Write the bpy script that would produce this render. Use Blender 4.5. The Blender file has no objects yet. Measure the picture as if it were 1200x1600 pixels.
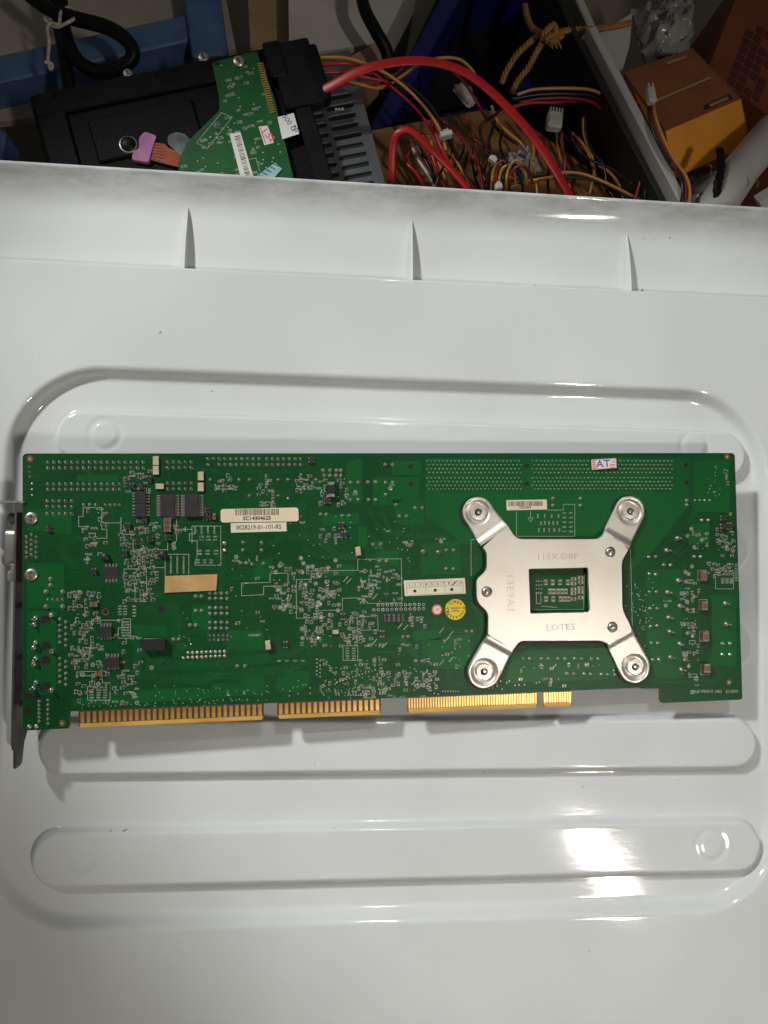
import bpy, bmesh, math, random
import numpy as np
from mathutils import Matrix, Vector
random.seed(7)
rng = np.random.default_rng(7)
sc = bpy.context.scene
col = sc.collection
MM = 0.001

# ------------------------------------------------------------------ camera
H = 0.362                                   # camera height above the lid's outer panel
F_PX = 1155.0
CAM = np.array([[0.9956287772651387, 0.012082283066483662, 0.09261401793155523],
                [-0.0212141568570351, 0.9949345400857219, 0.09826098154027545],
                [-0.09095766834286255, -0.09979618920737708, 0.9908417750525638]])   # world -> camera
cam = bpy.data.cameras.new('camera')
cam.sensor_fit = 'HORIZONTAL'; cam.sensor_width = 24.0; cam.lens = 24.0 * F_PX / 1200.0
cam.clip_start = 0.01; cam.clip_end = 20
co = bpy.data.objects.new('camera', cam); col.objects.link(co)
mw = Matrix(CAM.T.tolist()).to_4x4(); mw.translation = (0, 0, H); co.matrix_world = mw
sc.camera = co
sc.render.resolution_x = 768; sc.render.resolution_y = 1024

# ------------------------------------------------------------------ light
world = bpy.data.worlds.new('World'); sc.world = world; world.use_nodes = True
bg = world.node_tree.nodes['Background']
bg.inputs[0].default_value = (1.0, 0.98, 0.96, 1); bg.inputs[1].default_value = 0.062

def lamp(name, kind, loc, aim, energy, color, **kw):
    d = bpy.data.lights.new(name, kind); d.energy = energy; d.color = color
    for k, v in kw.items(): setattr(d, k, v)
    o = bpy.data.objects.new(name, d); col.objects.link(o)
    o.location = loc
    o.rotation_euler = (Vector(aim) - Vector(loc)).to_track_quat('-Z', 'Y').to_euler()
    return o
lamp('room_lamp', 'SPOT', (-0.70, 0.70, 0.74), (0.103, 0.028, 0), 51.0, (0.975, 1.0, 0.975), spot_size=math.radians(24.5), spot_blend=0.42, shadow_soft_size=0.05)
tube = lamp('ceiling_tube', 'AREA', (0.735, -0.69, 1.52), (0.10, -0.14, 0), 0.62, (1.0, 0.93, 0.81), shape='RECTANGLE', size=0.042, size_y=0.18, spread=math.radians(44))
tube.rotation_euler.rotate_axis('Z', math.radians(-16))
lamp('ceiling_spot', 'SPOT', (0.20, 1.03, 1.52), (0.19, -0.07, 0), 20.0, (0.95, 0.98, 1.0), spot_size=math.radians(18), spot_blend=0.6, shadow_soft_size=0.035)
vs = sc.view_settings
vs.view_transform = 'Standard'; vs.look = 'None'; vs.exposure = 0.0; vs.gamma = 1.0; vs.use_curve_mapping = False
sc.render.engine = 'CYCLES'

# ------------------------------------------------------------------ helpers: pixels of the photograph -> points on real planes
def ray(px, py):
    return CAM.T @ np.array([(px - 600) / F_PX, -(py - 800) / F_PX, -1.0])
def W(px, py, z=0.0):
    d = ray(px, py); s = (z - H) / d[2]
    return np.array([0, 0, H]) + d * s
class Frame:
    """A local frame (origin, axes); loc() gives the local x, y of a photograph pixel on its z plane."""
    def __init__(s, origin, R):
        s.o = np.array(origin, float); s.R = np.array(R, float)
    def loc(s, px, py, z=0.0):
        d = s.R.T @ ray(px, py); c = s.R.T @ (np.array([0, 0, H]) - s.o)
        k = (z - c[2]) / d[2]
        p = c + d * k
        return np.array([p[0], p[1]])
    def matrix(s):
        m = Matrix(s.R.tolist()).to_4x4(); m.translation = s.o.tolist(); return m
def flat_frame(p0, p1, z):
    a = W(*p0, z); b = W(*p1, z); x = (b - a) / np.linalg.norm(b - a)
    y = np.array([-x[1], x[0], 0]); return Frame(a, np.array([x, y, [0, 0, 1]]).T)

# ------------------------------------------------------------------ helpers: materials
def mat(name, colr, rough=0.5, metal=0.0, var=0.12, scale=60.0, bump=0.0, bscale=None, spec=0.5, colr2=None, coat=0.0, rvar=0.0, alpha=1.0, detail=4.0):
    m = bpy.data.materials.new(name); m.use_nodes = True
    nt = m.node_tree; b = nt.nodes['Principled BSDF']
    b.inputs['Roughness'].default_value = rough; b.inputs['Metallic'].default_value = metal
    b.inputs['Specular IOR Level'].default_value = spec
    b.inputs['Coat Weight'].default_value = coat; b.inputs['Alpha'].default_value = alpha
    tc = nt.nodes.new('ShaderNodeTexCoord'); n = nt.nodes.new('ShaderNodeTexNoise')
    n.inputs['Scale'].default_value = scale; n.inputs['Detail'].default_value = detail
    nt.links.new(tc.outputs['Object'], n.inputs['Vector'])
    cr = nt.nodes.new('ShaderNodeValToRGB')
    c2 = colr2 or tuple(max(0, c * (1 - 2 * var)) for c in colr)
    c1 = tuple(min(1, c * (1 + var)) for c in colr) if colr2 is None else colr
    cr.color_ramp.elements[0].position = 0.3; cr.color_ramp.elements[1].position = 0.7
    cr.color_ramp.elements[0].color = (*c2, 1); cr.color_ramp.elements[1].color = (*c1, 1)
    nt.links.new(n.outputs['Fac'], cr.inputs['Fac']); nt.links.new(cr.outputs['Color'], b.inputs['Base Color'])
    if rvar:
        mr = nt.nodes.new('ShaderNodeMapRange'); mr.inputs['To Min'].default_value = max(0.02, rough - rvar); mr.inputs['To Max'].default_value = rough + rvar
        nt.links.new(n.outputs['Fac'], mr.inputs['Value']); nt.links.new(mr.outputs['Result'], b.inputs['Roughness'])
    if bump:
        n2 = nt.nodes.new('ShaderNodeTexNoise'); n2.inputs['Scale'].default_value = bscale or scale * 3
        nt.links.new(tc.outputs['Object'], n2.inputs['Vector'])
        bp_ = nt.nodes.new('ShaderNodeBump'); bp_.inputs['Strength'].default_value = bump; bp_.inputs['Distance'].default_value = 0.0005
        nt.links.new(n2.outputs['Fac'], bp_.inputs['Height']); nt.links.new(bp_.outputs['Normal'], b.inputs['Normal'])
    return m

def s2l(r, g, b):
    f = lambda c: (c / 255 / 12.92) if c <= 10 else ((c / 255 + 0.055) / 1.055) ** 2.4
    return (f(r), f(g), f(b))

M = {}
M['mask'] = mat('solder_mask_bare', (0.004, 0.060, 0.014), 0.42, var=0.10, scale=35, bump=0.08, bscale=900, spec=0.22, rvar=0.05)
M['pour'] = mat('solder_mask_copper', (0.005, 0.094, 0.020), 0.40, var=0.08, scale=25, bump=0.06, bscale=700, spec=0.22)
M['trace'] = mat('solder_mask_trace', (0.010, 0.098, 0.030), 0.38, var=0.10, scale=120, spec=0.25)
M['edge'] = mat('laminate_edge', (0.10, 0.12, 0.03), 0.7)
M['tongue'] = mat('edge_laminate', (0.13, 0.036, 0.009), 0.45, var=0.15, scale=80, colr2=(0.075, 0.02, 0.006))
M['bevel'] = mat('bevel_laminate', (0.62, 0.35, 0.06), 0.5, var=0.12)
M['gold'] = mat('gold_plating', (0.84, 0.57, 0.19), 0.34, 0.75, var=0.16, scale=180, bump=0.1, bscale=900, colr2=(0.64, 0.36, 0.11), rvar=0.1)
M['solder'] = mat('solder_tin', (0.52, 0.50, 0.44), 0.32, 0.75, var=0.2, scale=400)
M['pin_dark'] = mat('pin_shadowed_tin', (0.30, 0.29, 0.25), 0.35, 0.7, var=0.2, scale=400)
M['silk'] = mat('silkscreen_ink', (0.40, 0.42, 0.34), 0.6, var=0.10, scale=300)
M['black'] = mat('black_epoxy', (0.014, 0.012, 0.013), 0.5, var=0.2, scale=300, bump=0.15, bscale=1500)
M['chipblk'] = mat('chip_epoxy', (0.026, 0.020, 0.022), 0.5, var=0.2, scale=300, bump=0.15, bscale=1500)
M['brown'] = mat('ceramic_brown', (0.20, 0.085, 0.038), 0.45, var=0.2, scale=300)
M['tan'] = mat('ceramic_tan', (0.55, 0.45, 0.30), 0.45, var=0.1, scale=300)
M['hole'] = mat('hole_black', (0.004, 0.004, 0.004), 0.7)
M['steel'] = mat('brushed_steel', (0.78, 0.745, 0.70), 0.44, 0.92, var=0.06, scale=45, bump=0.05, bscale=600, colr2=(0.70, 0.65, 0.58), rvar=0.06)
M['steel2'] = mat('dull_steel', (0.56, 0.53, 0.48), 0.35, 0.8, var=0.15, scale=80)
M['steeldark'] = mat('oxidised_steel', (0.20, 0.18, 0.165), 0.42, 0.8, var=0.25, scale=60)
M['emboss'] = mat('stamped_steel', (0.54, 0.51, 0.47), 0.44, 0.85, var=0.06)
M['insul'] = mat('black_insulator', (0.008, 0.008, 0.008), 0.6)
M['cream'] = mat('cream_label', (0.74, 0.63, 0.44), 0.6, var=0.05, scale=90)
M['cream2'] = mat('ivory_label', (0.72, 0.66, 0.50), 0.6, var=0.05, scale=90)
M['ink'] = mat('black_ink', (0.025, 0.020, 0.020), 0.6)
M['inkblue'] = mat('blue_ink', (0.03, 0.03, 0.25), 0.6)
M['inkred'] = mat('red_ink', (0.62, 0.14, 0.17), 0.6)
M['pinklab'] = mat('pale_pink_paper', (0.78, 0.66, 0.66), 0.6, var=0.05)
M['kapton'] = mat('tan_masking_tape', (0.56, 0.34, 0.13), 0.6, var=0.10, scale=130, bump=0.3, bscale=900, colr2=(0.44, 0.25, 0.085))
M['yellow'] = mat('yellow_label', (0.74, 0.52, 0.025), 0.5, var=0.05)
M['orange_lab'] = mat('orange_label', (0.72, 0.16, 0.035), 0.5, var=0.05)
M['white_lab'] = mat('white_paper', (0.74, 0.72, 0.68), 0.6, var=0.04)

# ------------------------------------------------------------------ helpers: meshes
class MB:
    def __init__(s): s.v = []; s.f = []; s.m = []
    def add(s, vs, fs, mi=0):
        o = len(s.v); s.v += [tuple(map(float, p)) for p in vs]
        for f in fs: s.f.append(tuple(i + o for i in f)); s.m.append(mi)
    def box(s, c, d, rz=0.0, mi=0, taper=0.0, bottom=True):
        x, y, z = d[0] / 2, d[1] / 2, d[2] / 2; k = 1 - taper
        P = [(-x, -y, -z), (x, -y, -z), (x, y, -z), (-x, y, -z), (-x * k, -y * k, z), (x * k, -y * k, z), (x * k, y * k, z), (-x * k, y * k, z)]
        ca, sa = math.cos(rz), math.sin(rz)
        P = [(c[0] + a * ca - b * sa, c[1] + a * sa + b * ca, c[2] + e) for a, b, e in P]
        F = [(4, 5, 6, 7), (0, 1, 5, 4), (1, 2, 6, 5), (2, 3, 7, 6), (3, 0, 4, 7)]
        if bottom: F.append((3, 2, 1, 0))
        s.add(P, F, mi)
    def rbox(s, c, d, bev, mi=0, rz=0.0):                     # box with chamfered edges
        x, y, z = d[0] / 2, d[1] / 2, d[2] / 2; b = bev
        ca, sa = math.cos(rz), math.sin(rz)
        def ring(dx, dy, zz):
            pts = [(-dx + b, -dy), (dx - b, -dy), (dx, -dy + b), (dx, dy - b), (dx - b, dy), (-dx + b, dy), (-dx, dy - b), (-dx, -dy + b)]
            return [(c[0] + p * ca - q * sa, c[1] + p * sa + q * ca, c[2] + zz) for p, q in pts]
        R_ = [ring(x - b, y - b, -z), ring(x, y, -z + b), ring(x, y, z - b), ring(x - b, y - b, z)]
        V = sum(R_, []); Fc = []
        for k in range(3):
            for i in range(8):
                j = (i + 1) % 8; Fc.append((k * 8 + i, k * 8 + j, k * 8 + 8 + j, k * 8 + 8 + i))
        Fc.append(tuple(range(24, 32))); Fc.append(tuple(reversed(range(8))))
        s.add(V, Fc, mi)
    def lathe(s, c, prof, n=16, mi=0, cap=True):              # prof: (r, z) bottom to top
        V = []; Fc = []
        for r, z in prof:
            for i in range(n):
                a = 2 * math.pi * i / n; V.append((c[0] + r * math.cos(a), c[1] + r * math.sin(a), c[2] + z))
        for k in range(len(prof) - 1):
            for i in range(n):
                j = (i + 1) % n; Fc.append((k * n + i, k * n + j, (k + 1) * n + j, (k + 1) * n + i))
        if cap: Fc.append(tuple(range((len(prof) - 1) * n, len(prof) * n)))
        s.add(V, Fc, mi)
    def poly(s, pts, z, mi=0):
        s.add([(p[0], p[1], z) for p in pts], [tuple(range(len(pts)))], mi)
    def prism(s, pts, z0, z1, mi=0, ms=None):
        n = len(pts); V = [(p[0], p[1], z0) for p in pts] + [(p[0], p[1], z1) for p in pts]
        s.add(V, [tuple(range(n, 2 * n)), tuple(reversed(range(n)))], mi)
        o = len(s.v) - 2 * n
        for i in range(n):
            j = (i + 1) % n; s.f.append((o + i, o + j, o + n + j, o + n + i)); s.m.append(mi if ms is None else ms)
    def line(s, a, b, w, z, mi=0):
        d = np.array(b, float) - np.array(a, float); L = np.linalg.norm(d)
        if L < 1e-9: return
        d /= L; n = np.array([-d[1], d[0]]) * w / 2
        s.add([(*(np.array(a) - n), z), (*(np.array(b) - n), z), (*(np.array(b) + n), z), (*(np.array(a) + n), z)], [(0, 1, 2, 3)], mi)
    def pline(s, pts, w, z, mi=0, closed=False):              # mitred flat ribbon
        P = [np.array(p, float) for p in pts]; n = len(P); V = []
        for i in range(n):
            a = P[(i - 1) % n] if (i > 0 or closed) else P[i] - (P[i + 1] - P[i])
            b = P[(i + 1) % n] if (i < n - 1 or closed) else P[i] + (P[i] - P[i - 1])
            d1 = P[i] - a; d2 = b - P[i]
            d1 = d1 / (np.linalg.norm(d1) + 1e-12); d2 = d2 / (np.linalg.norm(d2) + 1e-12)
            n1 = np.array([-d1[1], d1[0]]); t = d1 + d2; t = t / (np.linalg.norm(t) + 1e-12); nn = np.array([-t[1], t[0]])
            k = w / 2 / max(0.4, float(nn @ n1))
            V += [(*(P[i] + nn * k), z), (*(P[i] - nn * k), z)]
        Fc = []
        for i in range(n if closed else n - 1):
            j = (i + 1) % n; Fc.append((2 * i, 2 * i + 1, 2 * j + 1, 2 * j))
        s.add(V, Fc, mi)
    def tube(s, pts, r, n=8, mi=0, flat=1.0, twist=None):
        P = [np.array(p, float) for p in pts]; V = []; Fc = []
        up = np.array([0, 0, 1.0])
        for i, p in enumerate(P):
            t = P[min(i + 1, len(P) - 1)] - P[max(i - 1, 0)]; t = t / (np.linalg.norm(t) + 1e-12)
            a = np.cross(t, up)
            if np.linalg.norm(a) < 0.05: a = np.cross(t, np.array([0, 1.0, 0]))
            a /= np.linalg.norm(a); b = np.cross(a, t)
            if twist is not None:
                an = twist[i] if hasattr(twist, '__len__') else twist
                a, b = a * math.cos(an) + b * math.sin(an), b * math.cos(an) - a * math.sin(an)
            rr = r[i] if hasattr(r, '__len__') else r
            for k in range(n):
                g = 2 * math.pi * k / n; V.append(p + a * rr * math.cos(g) + b * rr * flat * math.sin(g))
        for i in range(len(P) - 1):
            for k in range(n):
                j = (k + 1) % n; Fc.append((i * n + k, i * n + j, (i + 1) * n + j, (i + 1) * n + k))
        Fc.append(tuple(reversed(range(n)))); Fc.append(tuple(range((len(P) - 1) * n, len(P) * n)))
        s.add(V, Fc, mi)
    def mesh(s, name, mats, smooth=False):
        me = bpy.data.meshes.new(name); me.from_pydata(s.v, [], s.f)
        for m in (mats if isinstance(mats, (list, tuple)) else [mats]): me.materials.append(m)
        if any(s.m): me.polygons.foreach_set('material_index', s.m)
        if smooth: me.shade_smooth() if smooth is True else me.set_sharp_from_angle(angle=math.radians(smooth))
        if smooth and smooth is not True: pass
        me.update(); return me
    def build(s, name, mats, parent=None, smooth=False):
        return link(name, s.mesh(name, mats, smooth), parent)
def link(name, me, parent=None, loc=None, rz=0.0, scale=None):
    o = bpy.data.objects.new(name, me); col.objects.link(o)
    if parent: o.parent = parent
    if loc is not None: o.location = loc
    if rz: o.rotation_euler = (0, 0, rz)
    if scale: o.scale = scale
    return o
def tag(o, label=None, cat=None, group=None, kind=None):
    if label: o['label'] = label
    if cat: o['category'] = cat
    if group: o['group'] = group
    if kind: o['kind'] = kind
    return o
def empty(name, frame=None, loc=None):
    o = bpy.data.objects.new(name, None); col.objects.link(o); o.empty_display_size = 0.02
    if frame is not None: o.matrix_world = frame.matrix()
    if loc is not None: o.location = loc
    return o
def spline(pts, n=8):
    P = [np.array(p, float) for p in pts]; P = [2 * P[0] - P[1]] + P + [2 * P[-1] - P[-2]]; out = []
    for i in range(1, len(P) - 2):
        for k in range(n):
            t = k / n; a, b, c, d = P[i - 1], P[i], P[i + 1], P[i + 2]
            out.append(0.5 * (2 * b + (c - a) * t + (2 * a - 5 * b + 4 * c - d) * t * t + (3 * b - 3 * c + d - a) * t ** 3))
    out.append(P[-2]); return out
def round_poly(pts, r, n=5):
    out = []; N = len(pts)
    for i in range(N):
        p = np.array(pts[i], float); a = np.array(pts[i - 1], float); b = np.array(pts[(i + 1) % N], float)
        rr = r[i] if hasattr(r, '__len__') else r
        la, lb_ = np.linalg.norm(a - p), np.linalg.norm(b - p); k = min(rr, la * 0.45, lb_ * 0.45)
        if k < 1e-7: out.append(p); continue
        p0 = p + (a - p) / la * k; p1 = p + (b - p) / lb_ * k
        for j in range(n + 1):
            t = j / n; out.append((1 - t) ** 2 * p0 + 2 * t * (1 - t) * p + t * t * p1)
    return out
def area(P): return 0.5 * sum(P[i][0] * P[(i + 1) % len(P)][1] - P[(i + 1) % len(P)][0] * P[i][1] for i in range(len(P)))
def inset(P, d):                                             # P counter-clockwise; positive d shrinks
    out = []; N = len(P)
    for i in range(N):
        a, p, b = np.array(P[i - 1]), np.array(P[i]), np.array(P[(i + 1) % N])
        d1 = (p - a) / (np.linalg.norm(p - a) + 1e-12); d2 = (b - p) / (np.linalg.norm(b - p) + 1e-12)
        t = d1 + d2; t /= np.linalg.norm(t) + 1e-12; nn = np.array([-t[1], t[0]])
        out.append(p + nn * d / max(0.5, float(nn @ np.array([-d1[1], d1[0]]))))
    return out
def slab(name, outer, holes, z0, z1, mats, parent, bev=0.0, side=0, topm=0, smooth=False):
    """Plate with holes: chamfered top rim, side walls, flat bottom."""
    bm = bmesh.new(); loops = []
    outer = [np.array(p) for p in outer]
    if area(outer) < 0: outer = outer[::-1]
    hs = []
    for h in holes:
        h = [np.array(p) for p in h]
        if area(h) > 0: h = h[::-1]
        hs.append(h)
    def mk(z, d):
        return [[bm.verts.new((*p, z)) for p in (inset(L, d) if d else L)] for L in [outer] + hs]
    rings = [mk(z0, 0), mk(z1 - bev, 0)] + ([mk(z1, bev)] if bev else [])
    for a, b in zip(rings[:-1], rings[1:]):
        for la, lb_ in zip(a, b):
            n = len(la)
            for i in range(n):
                j = (i + 1) % n; f = bm.faces.new((la[i], la[j], lb_[j], lb_[i])); f.material_index = side
    for R_, mi, flip in ((rings[-1], topm, False), (rings[0], side, True)):
        ed = []
        for L in R_:
            for i in range(len(L)):
                e = bm.edges.get((L[i], L[(i + 1) % len(L)])) or bm.edges.new((L[i], L[(i + 1) % len(L)])); ed.append(e)
        g = bmesh.ops.triangle_fill(bm, use_beauty=True, use_dissolve=False, edges=ed)
        for f in g['geom']:
            if isinstance(f, bmesh.types.BMFace):
                f.material_index = mi
                f.normal_update()
                if (f.normal.z < 0) != flip: f.normal_flip()
    me = bpy.data.meshes.new(name); bm.to_mesh(me); bm.free()
    for m in mats: me.materials.append(m)
    return link(name, me, parent)

_fc = {}
def text_mesh(s, size, bold=0.0, depth=0.0):
    key = (s, size, bold, depth)
    if key in _fc: return _fc[key]
    c = bpy.data.curves.new('lettering', 'FONT'); c.body = s; c.size = size; c.align_x = 'CENTER'; c.align_y = 'CENTER'
    c.offset = bold; c.extrude = depth; c.resolution_u = 2
    o = bpy.data.objects.new('lettering', c); col.objects.link(o)
    dg = bpy.context.evaluated_depsgraph_get(); me = bpy.data.meshes.new_from_object(o.evaluated_get(dg))
    bpy.data.objects.remove(o); bpy.data.curves.remove(c)
    V = [tuple(v.co) for v in me.vertices]; Fs = [tuple(p.vertices) for p in me.polygons]
    bpy.data.meshes.remove(me); _fc[key] = (V, Fs); return V, Fs
def put_text(mb, s, c, size, rz=0.0, bold=0.0, mi=0, sx=1.0, depth=0.0, sy=1.0):
    V, Fs = text_mesh(s, size, bold, depth); ca, sa = math.cos(rz), math.sin(rz)
    mb.add([(c[0] + x * sx * ca - y * sy * sa, c[1] + x * sx * sa + y * sy * ca, c[2] + z) for x, y, z in V], Fs, mi)
# simple stroke lettering for the tiny silkscreen marks
ST = {'0': [(0, 0, 0, 4), (0, 4, 2, 4), (2, 4, 2, 0), (2, 0, 0, 0)], '1': [(1, 0, 1, 4), (0, 3, 1, 4)], '2': [(0, 4, 2, 4), (2, 4, 2, 2), (2, 2, 0, 0), (0, 0, 2, 0)],
      '3': [(0, 4, 2, 4), (2, 4, 2, 0), (0, 0, 2, 0), (0.5, 2, 2, 2)], '4': [(0, 4, 0, 2), (0, 2, 2, 2), (2, 4, 2, 0)], '5': [(2, 4, 0, 4), (0, 4, 0, 2), (0, 2, 2, 2), (2, 2, 2, 0), (2, 0, 0, 0)],
      '6': [(2, 4, 0, 3), (0, 3, 0, 0), (0, 0, 2, 0), (2, 0, 2, 2), (2, 2, 0, 2)], '7': [(0, 4, 2, 4), (2, 4, 0.7, 0)], '8': [(0, 0, 0, 4), (0, 4, 2, 4), (2, 4, 2, 0), (2, 0, 0, 0), (0, 2, 2, 2)],
      '9': [(0, 0, 2, 1), (2, 1, 2, 4), (2, 4, 0, 4), (0, 4, 0, 2), (0, 2, 2, 2)], 'R': [(0, 0, 0, 4), (0, 4, 2, 4), (2, 4, 2, 2), (2, 2, 0, 2), (0.7, 2, 2, 0)], 'C': [(2, 4, 0, 4), (0, 4, 0, 0), (0, 0, 2, 0)],
      'T': [(0, 4, 2, 4), (1, 4, 1, 0)], 'P': [(0, 0, 0, 4), (0, 4, 2, 4), (2, 4, 2, 2), (2, 2, 0, 2)], 'U': [(0, 4, 0, 0), (0, 0, 2, 0), (2, 0, 2, 4)], 'Q': [(0, 0, 0, 4), (0, 4, 2, 4), (2, 4, 2, 0), (2, 0, 0, 0), (1.2, 1, 2.3, -0.5)],
      'L': [(0, 4, 0, 0), (0, 0, 2, 0)], 'D': [(0, 0, 0, 4), (0, 4, 1.5, 4), (1.5, 4, 2, 3), (2, 3, 2, 1), (2, 1, 1.5, 0), (1.5, 0, 0, 0)], '_': [(0, -0.5, 2, -0.5)]}
def stroke(mb, s, c, h, rz=0.0, w=None, z=0.0, mi=0):
    k = h / 4; w = w or h * 0.17; ca, sa = math.cos(rz), math.sin(rz); x0 = -len(s) * 3 * k / 2
    for i, ch in enumerate(s):
        for a, b, d, e in ST.get(ch, []):
            q = [(x0 + i * 3 * k + a * k, b * k - h / 2), (x0 + i * 3 * k + d * k, e * k - h / 2)]
            q = [(c[0] + x * ca - y * sa, c[1] + x * sa + y * ca) for x, y in q]
            mb.line(q[0], q[1], w, z, mi)

# ------------------------------------------------------------------ the white plastic lid (one moulded panel, plus gusset ribs)
def lid_material():
    m = mat('white_plastic', (0.665, 0.68, 0.678), 0.17, var=0.03, scale=14, spec=0.5)
    nt = m.node_tree; b = nt.nodes['Principled BSDF']; tc = [n for n in nt.nodes if n.type == 'TEX_COORD'][0]
    base = b.inputs['Base Color'].links[0].from_socket
    # grime on the rolled lip: worn patches, strengthened to paint in the lip's shading
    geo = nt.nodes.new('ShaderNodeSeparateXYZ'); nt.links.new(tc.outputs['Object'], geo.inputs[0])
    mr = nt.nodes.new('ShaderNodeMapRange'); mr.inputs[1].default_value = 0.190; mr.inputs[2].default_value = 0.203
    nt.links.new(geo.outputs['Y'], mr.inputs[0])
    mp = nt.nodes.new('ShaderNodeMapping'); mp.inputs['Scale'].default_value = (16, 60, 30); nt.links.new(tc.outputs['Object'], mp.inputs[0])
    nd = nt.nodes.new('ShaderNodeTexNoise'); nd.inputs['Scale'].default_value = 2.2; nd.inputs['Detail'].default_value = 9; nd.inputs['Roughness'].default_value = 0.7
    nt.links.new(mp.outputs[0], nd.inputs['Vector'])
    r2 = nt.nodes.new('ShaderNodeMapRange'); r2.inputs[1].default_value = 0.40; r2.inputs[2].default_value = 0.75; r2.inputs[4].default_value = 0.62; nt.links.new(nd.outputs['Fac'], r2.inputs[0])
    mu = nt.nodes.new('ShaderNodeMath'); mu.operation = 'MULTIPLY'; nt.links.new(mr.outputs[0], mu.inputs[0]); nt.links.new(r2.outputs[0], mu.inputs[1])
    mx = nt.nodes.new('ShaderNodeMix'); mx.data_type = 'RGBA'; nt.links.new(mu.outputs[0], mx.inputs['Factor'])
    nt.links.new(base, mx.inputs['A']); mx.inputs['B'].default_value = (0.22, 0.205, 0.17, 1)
    # sparse specks
    vo = nt.nodes.new('ShaderNodeTexNoise'); vo.inputs['Scale'].default_value = 160; vo.inputs['Detail'].default_value = 2; nt.links.new(tc.outputs['Object'], vo.inputs['Vector'])
    r3 = nt.nodes.new('ShaderNodeMapRange'); r3.inputs[1].default_value = 0.765; r3.inputs[2].default_value = 0.80; nt.links.new(vo.outputs['Fac'], r3.inputs[0])
    mx2 = nt.nodes.new('ShaderNodeMix'); mx2.data_type = 'RGBA'; nt.links.new(r3.outputs[0], mx2.inputs['Factor'])
    nt.links.new(mx.outputs['Result'], mx2.inputs['A']); mx2.inputs['B'].default_value = (0.16, 0.15, 0.13, 1)
    nt.links.new(mx2.outputs['Result'], b.inputs['Base Color'])
    # scuffs: roughness streaks + scratches in the bump
    ms = nt.nodes.new('ShaderNodeMapping'); ms.inputs['Scale'].default_value = (9, 60, 20); ms.inputs['Rotation'].default_value = (0, 0, 0.9); nt.links.new(tc.outputs['Object'], ms.inputs[0])
    ns = nt.nodes.new('ShaderNodeTexNoise'); ns.inputs['Scale'].default_value = 22; ns.inputs['Detail'].default_value = 6; ns.inputs['Distortion'].default_value = 0.6; nt.links.new(ms.outputs[0], ns.inputs['Vector'])
    nl = nt.nodes.new('ShaderNodeTexNoise'); nl.inputs['Scale'].default_value = 11; nl.inputs['Detail'].default_value = 3; nt.links.new(tc.outputs['Object'], nl.inputs['Vector'])
    ad = nt.nodes.new('ShaderNodeMath'); ad.operation = 'MULTIPLY'; nt.links.new(ns.outputs['Fac'], ad.inputs[0]); nt.links.new(nl.outputs['Fac'], ad.inputs[1])
    rr = nt.nodes.new('ShaderNodeMapRange'); rr.inputs[1].default_value = 0.15; rr.inputs[2].default_value = 0.40; rr.inputs[3].default_value = 0.035; rr.inputs[4].default_value = 0.10
    nt.links.new(ad.outputs[0], rr.inputs[0]); nt.links.new(rr.outputs[0], b.inputs['Roughness'])
    bmp = nt.nodes.new('ShaderNodeBump'); bmp.inputs['Strength'].default_value = 0.014; bmp.inputs['Distance'].default_value = 0.0006
    nt.links.new(ns.outputs['Fac'], bmp.inputs['Height'])
    nw = nt.nodes.new('ShaderNodeTexNoise'); nw.inputs['Scale'].default_value = 26; nw.inputs['Detail'].default_value = 1; nt.links.new(tc.outputs['Object'], nw.inputs['Vector'])
    bm2 = nt.nodes.new('ShaderNodeBump'); bm2.inputs['Strength'].default_value = 0.03; bm2.inputs['Distance'].default_value = 0.002
    nt.links.new(nw.outputs['Fac'], bm2.inputs['Height']); nt.links.new(bmp.outputs[0], bm2.inputs['Normal']); nt.links.new(bm2.outputs[0], b.inputs['Normal'])
    return m
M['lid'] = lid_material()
CREASE = W(600, 435)[1]; LIP = W(600, 288)[1] - CREASE
RING = (-0.1495, 0.2355, -0.158, 0.106)
BARS = [(-0.1270, 0.2247, c - 0.0135, c + 0.0135) for c in (0.0705, 0.0216, -0.0274, -0.0764, -0.1262)]
PANEL = (-0.196, 0.282, -0.236, CREASE)
def sd_rect(X, Y, r, rad):                                   # signed distance, negative inside
    cx, cy, hx, hy = (r[0] + r[1]) / 2, (r[2] + r[3]) / 2, (r[1] - r[0]) / 2 - rad, (r[3] - r[2]) / 2 - rad
    qx, qy = np.abs(X - cx) - hx, np.abs(Y - cy) - hy
    return np.hypot(np.maximum(qx, 0), np.maximum(qy, 0)) + np.minimum(np.maximum(qx, qy), 0) - rad
def sst(t): t = np.clip(t, 0, 1); return t * t * t * (t * (6 * t - 15) + 10)
def lid_height(X, Y):
    Z = 0.00012 * np.sin(X * 14 + 1) * np.cos(Y * 17)
    d = sd_rect(X, Y, RING, 0.046); Z = Z - 0.0058 * sst((-d) / 0.0078)
    for b in BARS:
        d = sd_rect(X, Y, b, 0.0134); Z = Z + 0.0050 * sst((-d + 0.0004) / 0.0030)
    for gx, gy in [W(130, 1343)[:2], W(1112, 1322)[:2], W(163, 678)[:2], W(1086, 697)[:2]]:
        r = np.hypot(X - gx, Y - gy)
        Z = Z + 0.00030 * np.exp(-((r - 0.0050) / 0.0006) ** 2) - 0.00025 * np.exp(-((r - 0.0075) / 0.0012) ** 2) + 0.0003 * sst((0.0048 - r) / 0.0008)
    t = sd_rect(X, Y, PANEL, 0.03)                            # outwards from the panel's edge
    fl = -0.0095 * sst(t / 0.0012)
    s = np.clip((t - (LIP - 0.021)) / 0.021, 0, 1); fl = fl + 0.0095 * s ** 2.1
    fl = fl - 0.020 * np.clip((t - LIP) / 0.0035, 0, 1) ** 2
    return Z * (t < 0.002) + fl, t
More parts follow.
